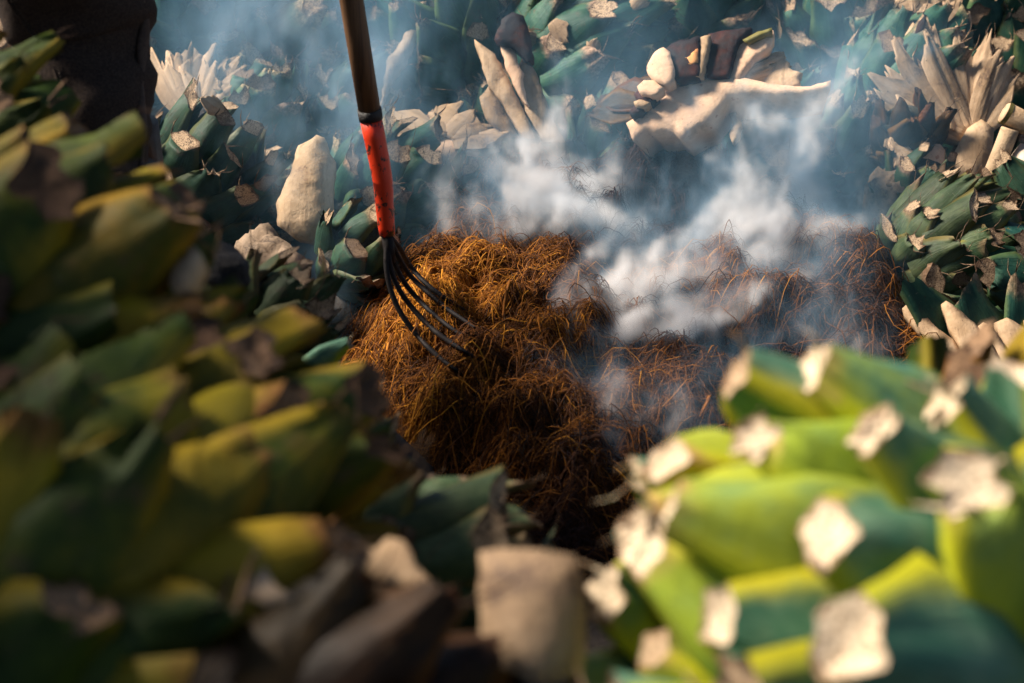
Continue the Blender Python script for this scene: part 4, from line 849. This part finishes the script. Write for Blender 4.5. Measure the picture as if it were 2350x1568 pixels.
px = np.ones(at_.shape + (4,), np.float32); px[..., 0] = px[..., 1] = px[..., 2] = at_; img.pixels.foreach_set(px.ravel())
def smoke_mat():
    k = N('wood_smoke'); at = k.n('Attribute', dict(attribute_name='density')); v = k.n('VolumePrincipled')
    v.inputs['Density'].default_value = 1.0; v.inputs['Anisotropy'].default_value = 0
    ramp = k.n('ValToRGB', None, Fac=k.math('MULTIPLY', at.outputs['Fac'], .125)); e = ramp.color_ramp.elements
    e[0].color = (.28, .60, .86, 1); e[1].color = (.99, .965, .95, 1); e[1].position = .75
    k.t.links.new(ramp.outputs[0], v.inputs['Color']); k.t.links.new(v.outputs[0], k.out.inputs['Volume']); return k.m
vm = smoke_mat(); vd = bpy.data.volumes.new('smoke'); vd.materials.append(vm); smoke = link(bpy.data.objects.new('smoke', vd))
tag(smoke, 'white and bluish smoke rising from the smouldering fibre', 'smoke', kind='stuff')
gt = bpy.data.node_groups.new('smoke_grid', 'GeometryNodeTree'); gt.interface.new_socket('Geometry', in_out='INPUT', socket_type='NodeSocketGeometry'); gt.interface.new_socket('Geometry', in_out='OUTPUT', socket_type='NodeSocketGeometry')
gi = gt.nodes.new('NodeGroupInput'); go = gt.nodes.new('NodeGroupOutput'); vc = gt.nodes.new('GeometryNodeVolumeCube'); smn = gt.nodes.new('GeometryNodeSetMaterial'); smn.inputs['Material'].default_value = vm
for k_, v_ in (('Min', tuple(DLO)), ('Max', tuple(DHI)), ('Resolution X', int(DN[0])), ('Resolution Y', int(DN[1])), ('Resolution Z', int(DN[2]))): vc.inputs[k_].default_value = v_
def gm(op, a, b=0., c=0.):
    nd = gt.nodes.new('ShaderNodeMath'); nd.operation = op
    for i, q in enumerate((a, b, c)):
        if isinstance(q, bpy.types.NodeSocket): gt.links.new(q, nd.inputs[i])
        else: nd.inputs[i].default_value = float(q)
    return nd.outputs[0]
ps = gt.nodes.new('GeometryNodeInputPosition'); sx_ = gt.nodes.new('ShaderNodeSeparateXYZ'); gt.links.new(ps.outputs[0], sx_.inputs[0])
ii = [gm('ROUND', gm('MULTIPLY', gm('SUBTRACT', sx_.outputs[i], DLO[i]), (DN[i] - 1) / (DHI[i] - DLO[i]))) for i in range(3)]
row = gm('FLOOR', gm('DIVIDE', gm('ADD', ii[2], .5), CN)); colm = gm('SUBTRACT', ii[2], gm('MULTIPLY', row, CN))
U_ = gm('DIVIDE', gm('ADD', gm('MULTIPLY_ADD', colm, DN[0], ii[0]), .5), CN * DN[0]); V_ = gm('DIVIDE', gm('ADD', gm('MULTIPLY_ADD', row, DN[1], ii[1]), .5), RN * DN[1])
cx_ = gt.nodes.new('ShaderNodeCombineXYZ'); gt.links.new(U_, cx_.inputs[0]); gt.links.new(V_, cx_.inputs[1])
it = gt.nodes.new('GeometryNodeImageTexture'); it.interpolation = 'Closest'; it.inputs['Image'].default_value = img; gt.links.new(cx_.outputs[0], it.inputs['Vector'])
sc_ = gt.nodes.new('ShaderNodeSeparateXYZ'); gt.links.new(it.outputs['Color'], sc_.inputs[0])
gt.links.new(sc_.outputs[0], vc.inputs['Density']); gt.links.new(vc.outputs[0], smn.inputs[0]); gt.links.new(smn.outputs[0], go.inputs[0])
smoke.modifiers.new('smoke_grid', 'NODES').node_group = gt
